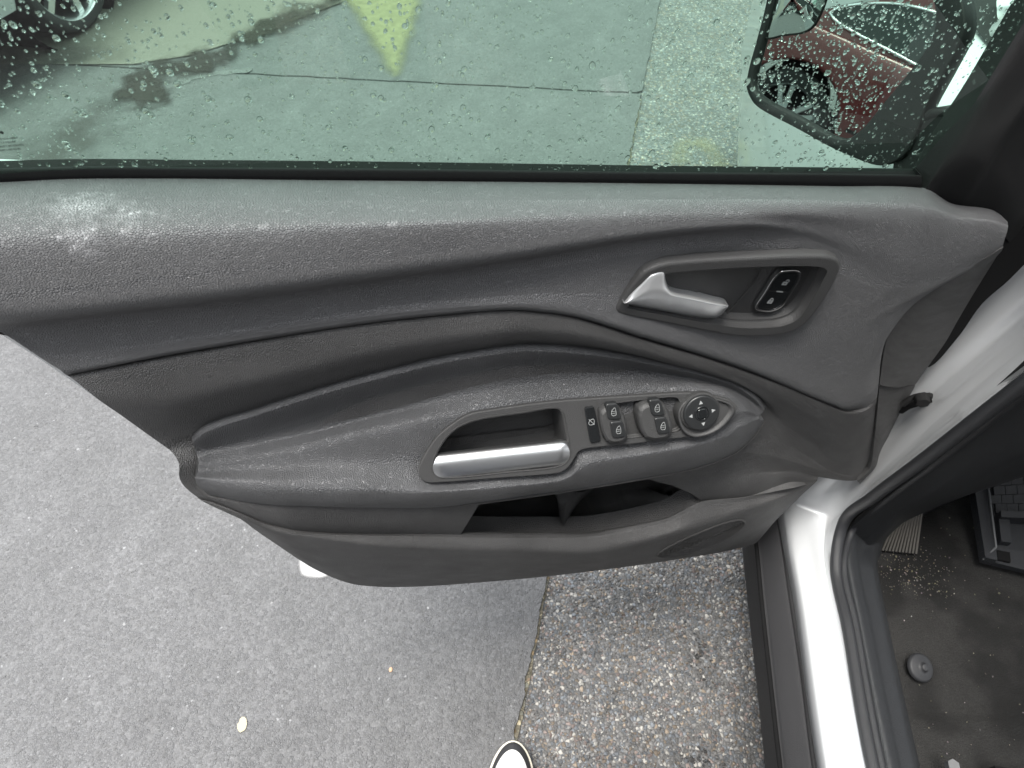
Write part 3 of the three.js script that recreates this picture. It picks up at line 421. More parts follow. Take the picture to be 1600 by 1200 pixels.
// the pocket liner is moulded in the same plastic as the lower panel (M.lower), the pull cup in that of its bezel (M.bezel)
// pocket: back wall, floor, dividers and the cup ring
{
  const wall = (pts, z1) => skirtOf(pts.flat(), pts.map((p) => [p[0], p[1]]).flat(), THREE.ShapeUtils.triangulateShape(pts.map(v2), []).flat(), [0, 0, z1]);
  const pk = mesh('door_pocket', mergeGeometries([
    loft([[[-.0876,.6678,-.03],[0.0053,.6506,-.03],[0.0934,.6429,-.03],[0.1844,.6349,-.03],[0.244,.6116,-.03],[0.3107,.5691,-.03]], [[-.1038,.5738,-.03],[0.0053,.5589,-.03],[0.1,.5489,-.03],[0.1968,.548,-.03],[0.2546,.5549,-.03],[0.3,.528,-.03]], [[-.1018,.4932,-.022],[0.0039,.4577,-.022],[0.1063,.434,-.022],[0.1866,.4533,-.02],[0.2289,.5338,0],[0.2667,.5949,.022]], [[-.1056,.4761,0],[0,.4383,0],[0.1025,.4128,0],[0.1985,.4533,.01],[0.2457,.5127,.02],[0.2733,.5871,.034]]], { n: 60, per: 8 }),
    loft([[[-.0719,.6074,.03],[-.0665,.6297,.03],[-.0545,.6589,.03],[-.0422,.685,.03],[-.0249,.7143,.03]], [[-.0747,.5167,-.03],[-.0677,.5409,-.03],[-.054,.5765,-.03],[-.0393,.6065,-.03],[-.0251,.6431,-.03]]], { n: 20, per: 4, mode: 'i' }),
  ]), M.lower, door);
  mesh('pocket_ledge', plate([[-.0217,.4904,-.02],[-.0189,.5434,-.02],[0.0623,.5332,-.02],[0.0669,.5167,-.02],[0.0718,.4555,-.02]], { depth: 0.012, bevel: 0.002, top: -0.004 }), M.lower, pk);
  mesh('pocket_post', (() => { const g = loft([[[-.0462,.521,-.01],[-.0446,.5396,-.01],[-.0416,.5752,-.01]], [[-.041,.5454,.004],[-.0385,.5668,.004],[-.0358,.5997,.004]], [[-.0301,.5418,.004],[-.0287,.5637,.004],[-.0271,.5987,.004]], [[-.0229,.5134,-.01],[-.0215,.536,-.01],[-.0201,.5686,-.01]]], { n: 10, per: 4, mode: 'i' }); return g; })(), M.lower, pk);
  mesh('divider_fin', loft([[[0.0589,.6114,-.02],[0.0707,.5563,-.02],[0.0771,.5078,-.02],[0.0805,.4812,-.02]], [[0.0512,.6678,.02],[0.0569,.6447,.03],[0.0624,.6063,.03],[0.0652,.5879,.03]], [[0.0719,.6589,.02],[0.0642,.6493,.034],[0.0638,.6129,.034],[0.0649,.5935,.034]], [[0.1204,.5987,-.015],[0.1,.5649,-.015],[0.0884,.5264,-.015],[0.0849,.4889,-.015]]], { n: 24, per: 6, mode: 'i' }), M.lower, pk);
  mesh('cup_holder', loft([[[0.09,.4599,-.03],[0.0887,.5154,-.03],[0.1049,.5475,-.03],[0.1568,.5576,-.03],[0.2062,.5507,-.03]], [[0.0932,.469,-.02],[0.0957,.5078,-.02],[0.1131,.5345,-.02],[0.1611,.5386,-.02],[0.2109,.5836,0]], [[0.0889,.4953,0],[0.1001,.5152,0],[0.1235,.5231,0],[0.1732,.537,.006],[0.234,.6057,.03]], [[0.08,.539,.026],[0.1017,.5357,.026],[0.1296,.538,.026],[0.1789,.5481,.03],[0.251,.6123,.04]]], { n: 40, per: 8, mode: 'i' }), M.lower, pk);
  const cr = mesh('cup_base', new THREE.CylinderGeometry(0.026, 0.026, 0.006, 40), M.lower, pk); const c = [[0.105,.5227,.005]][0]; cr.position.set(c[0], c[1] - 0.006, c[2]); cr.rotation.x = 0.5;
}
// speaker grille: nested ridges in a shallow oval
{
  const c = [[0.2622,.5349,.06]][0], ux = [[0.3229,.5583,.06]][0], vy = [[0.2477,.5768,.06]][0];
  const ax = [ux[0] - c[0], ux[1] - c[1]], ay = [vy[0] - c[0], vy[1] - c[1]], gs = [];
  const lp = low.attributes.position, zAt = (x, y) => { let b = 1e9, z = 0; for (let i = 0; i < 261 * 57; i++) { const d = (lp.getX(i) - x) ** 2 + (lp.getY(i) - y) ** 2; if (d < b) { b = d; z = lp.getZ(i); } } return z + 0.0006; };
  for (let k = 1; k <= 12; k++) { const s = k / 12, pts = []; for (let i = 0; i < 60; i++) { const a = (i / 60) * Math.PI * 2, p = 0.22 * (1 - s) + s * Math.cos(a), q = s * Math.sin(a), x = c[0] + ax[0] * p + ay[0] * q, y = c[1] + ax[1] * p + ay[1] * q; pts.push([x, y, zAt(x, y)]); } gs.push(tube(pts, k === 12 ? 0.002 : 0.0015, 90, true, 5)); }
  mesh('speaker_grille', mergeGeometries(gs), M.lower, door);
}

// door pull and switch bezel, in its own tilted plane
function roundedQuad(p, r = 0.2) { const o = []; for (let i = 0; i < 4; i++) { const a = p[(i + 3) % 4], b = p[i], c = p[(i + 1) % 4]; const l = (s, t, k) => [s[0] + (t[0] - s[0]) * k, s[1] + (t[1] - s[1]) * k]; const u = l(b, a, r), v = l(b, c, r), m = l(u, v, 0.5), e = l(m, b, 0.4); o.push(u, l(u, e, 0.6), e, l(e, v, 0.4), v); } return o; }
const tray = ring(roundedQuad([[0.0757,-.0092],[0.1647,-.0109],[0.1687,-.0542],[0.0818,-.0526]], 0.1), 80);
const bezel = mesh('switch_bezel', plate(bezelOut, { holes: [cupOut, tray], depth: 0.006, bevel: 0.0014, top: 0.0035 }), M.bezel, door);
bezel.position.set(0, 0.891, 0.05); bezel.rotation.x = -Math.atan(0.58);
mesh('pull_cup', skin([0.001, -0.006, -0.03, -0.05].map((z, k) => grow(cupOut, k ? -0.001 - k * 0.0015 : 0.0015).map((p) => [p[0], p[1], z])), { cap1: true }), M.bezel, bezel);
mesh('cup_edge', tube(cupOut.map((p) => [p[0], p[1], 0.0036]), 0.0007, 200, true, 6), M.bezel, bezel);
{ // satin pull bar: half-round in section, ends following the cup
  const a = [[-.0952,-.0541]][0], b = [[0.0459,-.0594]][0], ang = Math.atan2(b[1] - a[1], b[0] - a[0]), len = Math.hypot(b[0] - a[0], b[1] - a[1]), rings = [], n = 36;
  for (let k = 0; k <= 30; k++) {
    const t = 0.5 - 0.5 * Math.cos((k / 30) * Math.PI), e = Math.min(t, 1 - t) * len, w = 0.0142 * Math.sqrt(1 - 0.4 * Math.max(0, 1 - e / 0.009) ** 2), r = [];
    for (let i = 0; i < n; i++) { const q = (i / n) * Math.PI * 2, cy = Math.cos(q), cz = Math.sin(q); r.push([len * t, w * Math.sign(cy) * Math.pow(Math.abs(cy), 0.8), -0.0025 + 0.009 * Math.min(1, 0.7 + e / 0.03) * cz]); }
    rings.push(r);
  }
  const R0 = rings[0], Rn = rings[rings.length - 1], capf = (r) => { const P = [], T = [], I = [], m = [0, 0, 0]; r.forEach((p) => { P.push(...p); T.push(p[1], p[2]); m[0] += p[0] / n; m[1] += p[1] / n; m[2] += p[2] / n; }); P.push(...m); T.push(0, 0); for (let i = 0; i < n; i++) I.push(i, (i + 1) % n, n); return geom(P, T, I); };
  const o = mesh('pull_bar', mergeGeometries([skin(rings), capf(R0), capf(Rn)]), M.satin, bezel); o.position.set(a[0], a[1], 0); o.rotation.z = ang;
}
// window switches
const q4 = (p) => { const c = [0, 1].map((k) => (p[0][k] + p[1][k] + p[2][k] + p[3][k]) / 4); return c; };
const iconM = std({ color: C(0.3, 0.31, 0.31), roughness: 0.5 });
const stroke = (pts, w, z, closed = false) => tube(pts.map((p) => [p[0], p[1], z]), w, pts.length * 6, closed, 5);
const flatTube = (g) => { g.applyMatrix4(new THREE.Matrix4().makeScale(1, 1, 1)); return g; };
const pod = (p) => { // a curved saddle that carries two rockers
  const o = roundedQuad(p, 0.28), rings = [[1.0, -0.0096], [1.0, 0.001], [0.98, 0.0045], [0.93, 0.0075], [0.8, 0.009]], c = q4(p);
  return skin(rings.map(([s, z]) => ring(o, 60).map((v) => [c[0] + (v[0] - c[0]) * s, c[1] + (v[1] - c[1]) * s, 0.0034 + z])), { cap1: true });
};
mesh('switch_tray', skin([[0.0036, 0.0012], [0.002, 0], [-0.006, 0], [-0.0062, -0.002]].map(([z, d]) => grow(tray, d).map((p) => [p[0], p[1], z])), { cap1: true }), M.bezel, bezel);
mesh('switch_pod', pod([[0.0757,-.0099],[0.1019,-.0102],[0.1087,-.0523],[0.0819,-.0518]]), M.bezel, bezel);
mesh('switch_pod', pod([[0.1154,-.0122],[0.1482,-.012],[0.1574,-.0555],[0.1225,-.0545]]), M.bezel, bezel);
mesh('lock_out_switch', plate(roundedQuad([[0.0636,-.0095],[0.0737,-.0092],[0.0793,-.0485],[0.0676,-.0496]], 0.12), { depth: 0.006, bevel: 0.001, top: 0.0065 }), M.gloss, bezel);
for (const p of [[[0.0833,-.005],[0.0958,-.0055],[0.0998,-.0242],[0.0852,-.0227]], [[0.0871,-.0251],[0.1004,-.0258],[0.1045,-.0442],[0.089,-.044]], [[0.1278,-.0073],[0.1405,-.0078],[0.1457,-.0269],[0.1314,-.0255]], [[0.1334,-.0279],[0.1463,-.0284],[0.1516,-.0472],[0.1372,-.0471]]]) {
  const c = q4(p), k = mesh('window_switch', plate(roundedQuad(p, 0.18), { depth: 0.009, bevel: 0.0016, top: 0.0148 }), M.key, bezel);
  const s = 0.0033, ic = [[-0.7, -1.2], [-0.7, 0.1], [0.5, 1.2], [0.75, 1.2], [0.75, -1.2]].map((v) => [c[0] + v[0] * s * 0.8 + v[1] * s * -0.1, c[1] + v[1] * s]);
  mesh('window_icon', mergeGeometries([stroke([...ic], 0.00026, 0.0148, true), stroke([[c[0] - 0.0021, c[1] + 0.0002], [c[0] + 0.002, c[1] + 0.0002]], 0.0002, 0.0148), stroke([[c[0] - 0.002, c[1] - 0.0018], [c[0] + 0.002, c[1] - 0.0018]], 0.0002, 0.0148)]), iconM, bezel);
}
{
  const c = [[0.07,-.0257]][0], s = 0.0042;
  mesh('lock_out_icon', mergeGeometries([stroke([[-1, -1], [-1, 0.2], [0.2, 1], [0.9, 1], [0.9, -1]].map((v) => [c[0] + v[0] * s * 0.6, c[1] + v[1] * s * 0.65]), 0.0003, 0.0066, true), stroke([[c[0] - s * 0.7, c[1] + s * 0.8], [c[0] + s * 0.7, c[1] - s * 0.8]], 0.0003, 0.0067)]), iconM, bezel);
}
{ // mirror control: collar, dial, centre button, printed arrows
  const c = [[0.1847,-.0306]][0], rx = ([[0.2041,-.0335]][0][0] - [[0.1655,-.0277]][0][0]) / 2, k = 1.0;
  const disc = (r, z0, z1, name, m) => { const g = new THREE.LatheGeometry([[0, z1], [r * 0.9, z1], [r * 0.97, z1 - 0.0008], [r, z1 - 0.002], [r, z0]].map((p) => new THREE.Vector2(p[0], p[1])), 64); g.rotateX(Math.PI / 2); g.scale(1, k, 1); const o = mesh(name, g, m, bezel); o.position.set(c[0], c[1], 0); return o; };
  const tear = ring([[0.1659,-.0494],[0.1611,-.0282],[0.1688,-.0164],[0.182,-.0134],[0.2008,-.0182],[0.2193,-.0274],[0.2229,-.0345],[0.2167,-.0453],[0.2055,-.0547],[0.1913,-.0592],[0.1771,-.0585]], 90);
  mesh('mirror_control_pod', skin([[-0.006, 1], [0.008, 1.0], [0.0095, 0.97], [0.0095, 0.9], [0.0065, 0.84]].map(([z, s]) => tear.map((p) => [c[0] + (p[0] - c[0]) * s, c[1] + (p[1] - c[1]) * s, z])), { cap1: true }), M.bezel, bezel);
  disc(rx * 1.1, 0.003, 0.0105, 'dial_collar', M.bezel); disc(rx, 0.004, 0.0135, 'mirror_dial', M.key);
  const b = mesh('dial_button', plate(roundedQuad([[-0.0055, 0.005], [0.0045, 0.0055], [0.0055, -0.005], [-0.0045, -0.0055]], 0.2), { depth: 0.003, bevel: 0.0008, top: 0.0155 }), M.gloss, bezel); b.position.set(c[0], c[1], 0);
  const hub = mesh('dial_hub', new THREE.TorusGeometry(rx * 0.38, 0.0009, 6, 40), M.gloss, bezel); hub.position.set(c[0], c[1], 0.0136);
  for (let i = 0; i < 4; i++) { const a = (i * Math.PI) / 2 + 0.12, r = rx * 0.62, s = 0.0021, t = new THREE.Shape([[0, s * 1.2], [-s, -s * 0.7], [s, -s * 0.7]].map(v2)), g = new THREE.ShapeGeometry(t); g.rotateZ(a - Math.PI / 2); const o = mesh('arrow_mark', g, iconM, bezel); o.position.set(c[0] + r * Math.cos(a), c[1] + r * Math.sin(a), 0.0138); }
}
for (const [p] of [[[[0.1078,-.0195],[0.1227,-.0189],[0.1302,-.0533],[0.1149,-.0539]]], [[[0.1501,-.0172],[0.1625,-.0176],[0.1637,-.0482],[0.1581,-.0532]]]]) { /* troughs stay open */ }

// inside handle: bezel, cup, lever, lock buttons
const hb = mesh('handle_bezel', plate(handleOut, { holes: [handleIn], depth: 0.012, bevel: 0.0035, top: 0.0415, seg: 4 }), M.bezel, door);
hb.position.z = 0.0055;
{
  const zs = [0.039, 0.034, 0.026, 0.021];
  mesh('handle_recess', skin(zs.map((z, k) => grow(handleIn, [0.001, -0.0005, -0.002, -0.0045][k]).map((p) => [p[0], p[1], z])), { cap1: true }), M.bezel, hb);
  const scoop = ring([[0.1365,1.0285,.022],[0.1602,1.0302,.022],[0.2023,1.0248,.022],[0.2216,1.0196,.022],[0.227,1.0134,.022],[0.2258,.9994,.022],[0.2187,.9826,.022],[0.2095,.9646,.022],[0.2006,.9548,.022],[0.1813,.9581,.022],[0.1521,.9751,.022],[0.1348,1.0025,.022]], 90);
  mesh('finger_scoop', tube(scoop.map((p) => [p[0], p[1], 0.0222]), 0.0009, 120, true, 6), M.bezel, hb);
  mesh('scoop_floor', skin([[0.0216, 0], [0.0212, -0.0015]].map(([z, g]) => grow(scoop, g).map((p) => [p[0], p[1], z])), { cap1: true }), M.bezel, hb);
  mesh('handle_well', plate(ring([[0.1337,1.0304,.022],[0.1543,1.0296,.022],[0.1762,1.0263,.022],[0.1817,1.0232,.022],[0.1798,1.0128,.022],[0.1756,1.0032,.022],[0.1696,.9962,.022],[0.1634,.9955,.022],[0.1483,1.0027,.022],[0.1394,1.0112,.022]], 70), { depth: 0.002, bevel: 0.0006, top: 0.0232 }), M.bezel, hb);
  mesh('handle_lever', loft([
    [[0.0957,1.0025,.03],[0.1025,1.0155,.03],[0.109,1.0245,.03],[0.118,1.035,.03],[0.1265,1.0374,.03],[0.1295,1.0366,.03],[0.1327,1.0246,.03],[0.1368,1.0148,.03],[0.142,1.0093,.03],[0.1634,1.0004,.03],[0.1878,.9892,.03],[0.1992,.984,.03],[0.2025,.981,.03]],
    [[0.0917,1.0138,.0415],[0.0984,1.0257,.0415],[0.1048,1.034,.0415],[0.1131,1.0441,.0415],[0.1213,1.0464,.0415],[0.1237,1.0457,.0415],[0.1272,1.0339,.0415],[0.1315,1.0243,.0415],[0.1366,1.0189,.0415],[0.1574,1.0102,.0415],[0.1811,.9996,.0415],[0.1915,.9951,.0415],[0.1946,.9926,.0415]],
    [[0.0911,1.0166,.0445],[0.099,1.0238,.0445],[0.1056,1.0303,.0445],[0.1141,1.0356,.0445],[0.1224,1.0343,.0445],[0.1279,1.029,.0445],[0.1353,1.0203,.0445],[0.1561,1.0116,.0445],[0.1795,1.0019,.0445],[0.1897,.9978,.0445],[0.1927,.9957,.0445]],
    [[0.091,1.0181,.0465],[0.1004,1.0216,.0465],[0.1074,1.0258,.0465],[0.1171,1.0272,.0465],[0.1347,1.0203,.0465],[0.1553,1.012,.0465],[0.1787,1.0022,.0465],[0.1886,.999,.0465],[0.1912,.9974,.0465]],
    [[0.0928,1.0147,.0435],[0.1023,1.0139,.0435],[0.1146,1.0111,.0435],[0.1387,1.0032,.0435],[0.1596,.9958,.0435],[0.1793,.9909,.0435],[0.1884,.9918,.0435],[0.193,.9935,.0435]],
    [[0.0951,1.009,.038],[0.1051,1.0056,.038],[0.1178,1.0007,.038],[0.1427,.9909,.038],[0.1642,.9828,.038],[0.1855,.9775,.038],[0.1913,.9803,.038],[0.1965,.9878,.038]],
    [[0.0977,1.001,.03],[0.1087,.996,.03],[0.1217,.991,.03],[0.1417,.9831,.03],[0.1795,.9687,.03],[0.1909,.9668,.03],[0.1973,.97,.03],[0.2022,.9793,.03]],
  ], { n: 200, per: 6, skirt: 0.008, soft: 6 }), M.silver, hb);
  const lb = ring([[0.2413,1.0085,.026],[0.2457,1.0148,.026],[0.2525,1.0153,.026],[0.2618,1.014,.026],[0.2668,1.0101,.026],[0.2685,.9972,.026],[0.2655,.9821,.026],[0.2614,.9675,.026],[0.2528,.9629,.026],[0.2416,.9648,.026],[0.2346,.9685,.026],[0.2331,.9739,.026],[0.2371,.9899,.026]], 90);
  mesh('lock_button_ring', plate(grow(lb, 0.0002), { holes: [grow(lb, -0.0016)], depth: 0.005, bevel: 0.0005, top: 0.0278 }), M.chrome, hb);
  const lbi = grow(lb, -0.0019), cut = [[0.2404,.9918,.026],[0.2627,.9867,.026]], side = (p) => (cut[1][0] - cut[0][0]) * (p[1] - cut[0][1]) - (cut[1][1] - cut[0][1]) * (p[0] - cut[0][0]);
  for (const sg of [1, -1]) { const half = []; lbi.forEach((p, i) => { const q = lbi[(i + 1) % lbi.length], a = side(p) * sg, b = side(q) * sg, e = 0.00004 * 0; if (a > 0) half.push(p); if (a * b < 0) { const t = a / (a - b); half.push([p[0] + (q[0] - p[0]) * t, p[1] + (q[1] - p[1]) * t + sg * 0.0003]); } }); mesh('lock_button', plate(half, { depth: 0.004, bevel: 0.0004, top: 0.0268 }), M.gloss, hb); }
  const sq = [[0.2497,.9896,.027],[0.2561,.9878,.027]]; mesh('lock_indicator', tube(sq.map((p) => [p[0], p[1], 0.0272]), 0.0006, 8), iconM, hb);
  for (const [px, open] of [[[[0.2551,.9993,.027]][0], true], [[[0.247,.9768,.027]][0], false]]) {
    const s = 0.0026, body = new THREE.Shape([[-s, -s], [s, -s], [s, s * 0.5], [-s, s * 0.5]].map(v2)); body.holes.push(new THREE.Path([[-s * 0.4, -s * 0.5], [s * 0.4, -s * 0.5], [s * 0.4, 0], [-s * 0.4, 0]].map(v2)));
    const bg = new THREE.ExtrudeGeometry(body, { depth: 0.0003, bevelEnabled: false }), arc = []; for (let i = 0; i <= 10; i++) { const a = Math.PI * (1 - i / 10); arc.push([s * 0.65 * Math.cos(a) + (open ? s * 0.5 : 0), s * 0.6 + s * 0.9 * Math.sin(a) * 1.0 - (open && i === 0 ? -0.0005 : 0)]); }
    const o = mesh('lock_icon', mergeGeometries([bg.toNonIndexed ? bg : bg, ...[tube(arc.map((p) => [p[0], p[1], 0.0002]), 0.0004, 24, false, 5)].map((g) => { const q = g.toNonIndexed(); return q; })].map((g) => { const q = g.index ? g.toNonIndexed() : g; return q; })), iconM, hb); o.position.set(px[0], px[1], 0.0269); o.rotation.z = -0.25;
  }
}

// belt seal, window glass, sail panel, frame, outer skin
mesh('belt_seal', loft([
  [[-.478,1.1633,-.026],[-.3724,1.1559,-.026],[-.3128,1.1508,-.026],[-.2515,1.1433,-.026],[-.1195,1.1273,-.026],[0.1526,1.0926,-.026],[0.3034,1.074,-.026],[0.3989,1.0616,-.026]],
  [[-.4654,1.1716,-.008],[-.363,1.1649,-.008],[-.3054,1.1599,-.008],[-.2461,1.1526,-.008],[-.1186,1.137,-.008],[0.1445,1.1037,-.008],[0.2902,1.0859,-.008],[0.3824,1.0739,-.008]],
  [[-.4676,1.1671,-.006],[-.3654,1.1592,-.006],[-.3073,1.1546,-.006],[-.2476,1.1476,-.006],[-.1195,1.1316,-.006],[0.1448,1.0984,-.006],[0.2919,1.0785,-.006],[0.3854,1.0654,-.006]],
  [[-.4794,1.1542,-.014],[-.3747,1.1453,-.014],[-.315,1.1403,-.014],[-.2536,1.133,-.014],[-.1218,1.116,-.014],[0.1508,1.0806,-.014],[0.3026,1.0602,-.014],[0.3992,1.0462,-.014]],
], { n: 90, per: 5, skirt: 0.01 }), M.rubber, door);
mesh('wet_belt_bead', tube([[-.4949,1.1522,-.05],[-.385,1.1439,-.05],[-.3228,1.1385,-.05],[-.2587,1.1308,-.05],[-.1208,1.1141,-.05],[0.1633,1.0785,-.05],[0.3207,1.0592,-.05],[0.4126,1.048,-.05]], 0.0013, 80), M.chrome, door);
mesh('outer_belt_strip', loft([
  [[-.4953,1.1517,-.05],[-.3853,1.1433,-.05],[-.323,1.138,-.05],[-.2588,1.1302,-.05],[-.1209,1.1135,-.05],[0.1634,1.0778,-.05],[0.3209,1.0585,-.05],[0.413,1.0472,-.05]],
  [[-.4936,1.1524,-.047],[-.3839,1.1444,-.047],[-.3219,1.1391,-.047],[-.2581,1.1314,-.047],[-.1208,1.1147,-.047],[0.1621,1.0792,-.047],[0.3191,1.0596,-.047],[0.4107,1.0483,-.047]],
  [[-.4953,1.1499,-.047],[-.3851,1.1422,-.047],[-.3229,1.1368,-.047],[-.2589,1.129,-.047],[-.1212,1.1122,-.047],[0.1627,1.0761,-.047],[0.32,1.057,-.047],[0.412,1.0457,-.047]],
], { n: 60, per: 3, skirt: 0.006 }), M.rubber, door);
const glass = mesh('window_glass', (() => {
  const o = [[-.5385,.0906],[-.3735,.0785],[-.1524,.0452],[0.1213,.004],[0.43,-.0425],[0.4183,-.0324],[0.4012,.0802],[0.3896,.1502],[0.3739,.2199],[0.2904,.3008],[-.0089,.3328],[-.2263,.3381],[-.3473,.315]];
  const g = new THREE.ShapeGeometry(new THREE.Shape(o.map(v2))); return g;
})(), M.glass, door);
glass.position.set(0, 1.07, -0.03); glass.rotation.x = Math.atan(0.25);
{ // dark etched maker's mark, seen mirrored: a round letter, a dot and three lines too small to read
  const c = document.createElement('canvas'); c.width = 256; c.height = 192; const x = c.getContext('2d');
  x.fillStyle = '#000'; x.fillRect(0, 0, 256, 192); x.fillStyle = x.strokeStyle = '#fff'; x.lineWidth = 9;
  x.beginPath(); x.arc(52, 30, 20, -2.2, 2.4); x.stroke(); x.beginPath(); x.arc(150, 32, 13, 0, 7); x.fill();
  for (let l = 0; l < 4; l++) for (let k = 0; k < 14 - (l % 2) * 2; k++) { const px = 12 + k * 16, py = 74 + l * 30; x.fillRect(px, py, 3, 17); if (rnd() < 0.6) x.fillRect(px, py, 10, 4); if (rnd() < 0.5) x.fillRect(px, py + 7, 9, 3); if (rnd() < 0.6) x.fillRect(px + 8, py, 3, 17); }
  const m = std({ color: 0x0b1410, roughness: 0.4, alphaMap: new THREE.CanvasTexture(c), transparent: true }), p = [[-.3489,.1371],[-.326,.1343],[-.3388,.1136],[-.3624,.1167]], cx = (p[0][0] + p[2][0]) / 2, cy = (p[0][1] + p[2][1]) / 2;
  const o = mesh('glass_etching', new THREE.PlaneGeometry(p[1][0] - p[0][0], p[0][1] - p[3][1]), m, glass); o.position.set(cx, cy, 0.001);
}
const dropG = new THREE.LatheGeometry([[0, 0], [0.9, 0], [1, 0.12], [0.94, 0.32], [0.78, 0.5], [0.5, 0.63], [0.22, 0.68], [0, 0.69]].map((p) => new THREE.Vector2(p[0], p[1])), 14);
dropG.rotateX(-Math.PI / 2); // dome towards local -z (the outside)
function drops(parent, count, place, rad_, nBig, label, sgn = 1) {
  const list = []; let guard = 0; while (list.length < count && guard++ < count * 20) { const p = place(); if (p) list.push([p, rad_()]); }
  list.sort((a, b) => b[1] - a[1]);
  for (const [p, r] of list.slice(0, nBig)) { const o = mesh('raindrop', dropG, M.water, parent); o.position.set(p[0], p[1], -0.0004 * sgn); o.scale.set(r * rr(0.8, 1), r * rr(1, 1.35), r * 0.8 * sgn); o.rotation.z = rr(-0.3, 0.3); }
  const rest = list.slice(nBig), im = new THREE.InstancedMesh(dropG, M.water, rest.length), m = new THREE.Matrix4(), q = new THREE.Quaternion(), e = new THREE.Euler();
  rest.forEach(([p, r], i) => { e.set(0, 0, rr(-0.4, 0.4)); q.setFromEuler(e); m.compose(new THREE.Vector3(p[0], p[1], -0.0004 * sgn), q, new THREE.Vector3(r * rr(0.8, 1), r * rr(1, 1.5), r * 0.8 * sgn)); im.setMatrixAt(i, m); });
  im.name = 'fine_raindrops'; im.userData = { kind: 'stuff', label }; parent.add(im);
}
{
  const v = [[-.2921,.2219],[0.3748,.1695],[0.4068,-.0103],[-.3605,.1013]], x0 = -0.62, x1 = 0.6, y0 = v[3][1] - 0.13, y1 = 0.33, poly = [[-.4723,.1144],[-.3609,.1007],[-.246,.0861],[-.1187,.0671],[0.1516,.0248],[0.3976,-.0116],[0.4012,.0802],[0.3896,.1502],[0.3739,.2199],[0.3252,.2573],[-.3371,.2893]];
  drops(glass, 5200, () => { const x = rr(x0, x1), y = rr(y0, y1); return inPoly(x, y, poly) && fbm(x * 14, y * 14, 3, 66) > rnd() * 0.62 ? [x, y] : null; }, () => 0.00036 + (rnd() < 0.25 ? 0.00085 : 0.00042) * -Math.log(1 - 0.95 * rnd()), 220, 'fine rain drops on the outside of the window');
}
// corner sail trim between window and hinge
mesh('sail_trim', loft([
  [[0.3929,1.0456,-.014],[0.3949,1.0945,-.014],[0.4033,1.148,-.014],[0.4084,1.2082,-.014],[0.4137,1.2737,-.014]],
  [[0.3922,1.0512,-.006],[0.3951,1.0968,-.006],[0.4023,1.1489,-.006],[0.4075,1.2078,-.006],[0.4137,1.2721,-.006]],
  [[0.424,1.0314,-.014],[0.4092,1.1027,.006],[0.4192,1.1435,.006],[0.4272,1.1909,.006],[0.4312,1.2629,.006]],
  [[0.4474,1.0178,-.014],[0.4233,1.1005,.01],[0.4292,1.1448,.01],[0.4399,1.1841,.01],[0.4438,1.2553,.01]],
  [[0.4588,1.0132,-.014],[0.4398,1.0904,.004],[0.4446,1.1342,.004],[0.4563,1.1747,.004],[0.4621,1.2478,.004]],
  [[0.4955,1.0005,-.014],[0.4749,1.0616,0],[0.4723,1.108,0],[0.4895,1.1564,0],[0.4916,1.2313,0]],
  [[0.5793,.9336,-.03],[0.5723,.9826,-.03],[0.5685,1.0343,-.03],[0.5817,1.0956,-.03],[0.5849,1.1834,-.03]],
], { n: 60, per: 5, mode: 'i', skirt: 0.02 }), M.dark, door);
mesh('door_frame_edge', plate(ring([[0.4149,1.0308,-.04],[0.513,1.0189,-.04],[0.6039,.9918,-.04],[0.5923,.9419,-.04],[0.5821,.9021,-.04],[0.5687,.8702,-.04],[0.5671,.8118,-.04],[0.5533,.7569,-.04],[0.4614,.8436,-.04]], 80), { depth: 0.03, bevel: 0.004, top: -0.022 }), M.rubber, door);
mesh('window_frame', tube([...[[-.6263,1.1688,-.03],[-.5125,1.3121,-.03]], [-0.66, 1.62, 0.11], [-0.1, 1.66, 0.12], [0.3, 1.52, 0.085], [0.46, 1.4, 0.05]], 0.014, 120), M.rubber, door);
mesh('outer_skin', plate([...[[-.5408,1.1406,-.1],[-.5753,1.0907,-.1],[-.5221,.9721,-.1],[-.4888,.896,-.1],[-.4681,.8411,-.1],[-.4447,.7793,-.1],[-.4203,.7209,-.1],[-.4173,.6418,-.1],[-.3801,.5372,-.1],[-.346,.452,-.1],[-.3237,.3744,-.1],[-.269,.3314,-.1],[-.0969,.2948,-.1],[0.1386,.2383,-.1],[0.3896,.2311,-.1],[0.5306,.3943,-.1],[0.5822,.6859,-.1],[0.576,.8559,-.1],[0.4772,.9887,-.1],[0.0176,1.0508,-.1]]], { depth: 0.008, bevel: 0.002, top: -0.096 }), M.paint, door);
mesh('door_core', plate(grow([[-.4742,1.1384,-.04],[-.5367,1.0161,-.04],[-.417,.9436,-.04],[-.3606,.7923,-.04],[-.3116,.6523,-.04],[-.2221,.4993,-.04],[0.0071,.4223,-.04],[0.3256,.4263,-.04],[0.4368,.5641,-.04],[0.4916,.6613,-.04],[0.4903,.8163,-.04],[0.4417,1.0043,-.04],[0.0071,1.0828,-.04]], -0.02), { depth: 0.06, bevel: 0, top: -0.035 }), M.rubber, door);

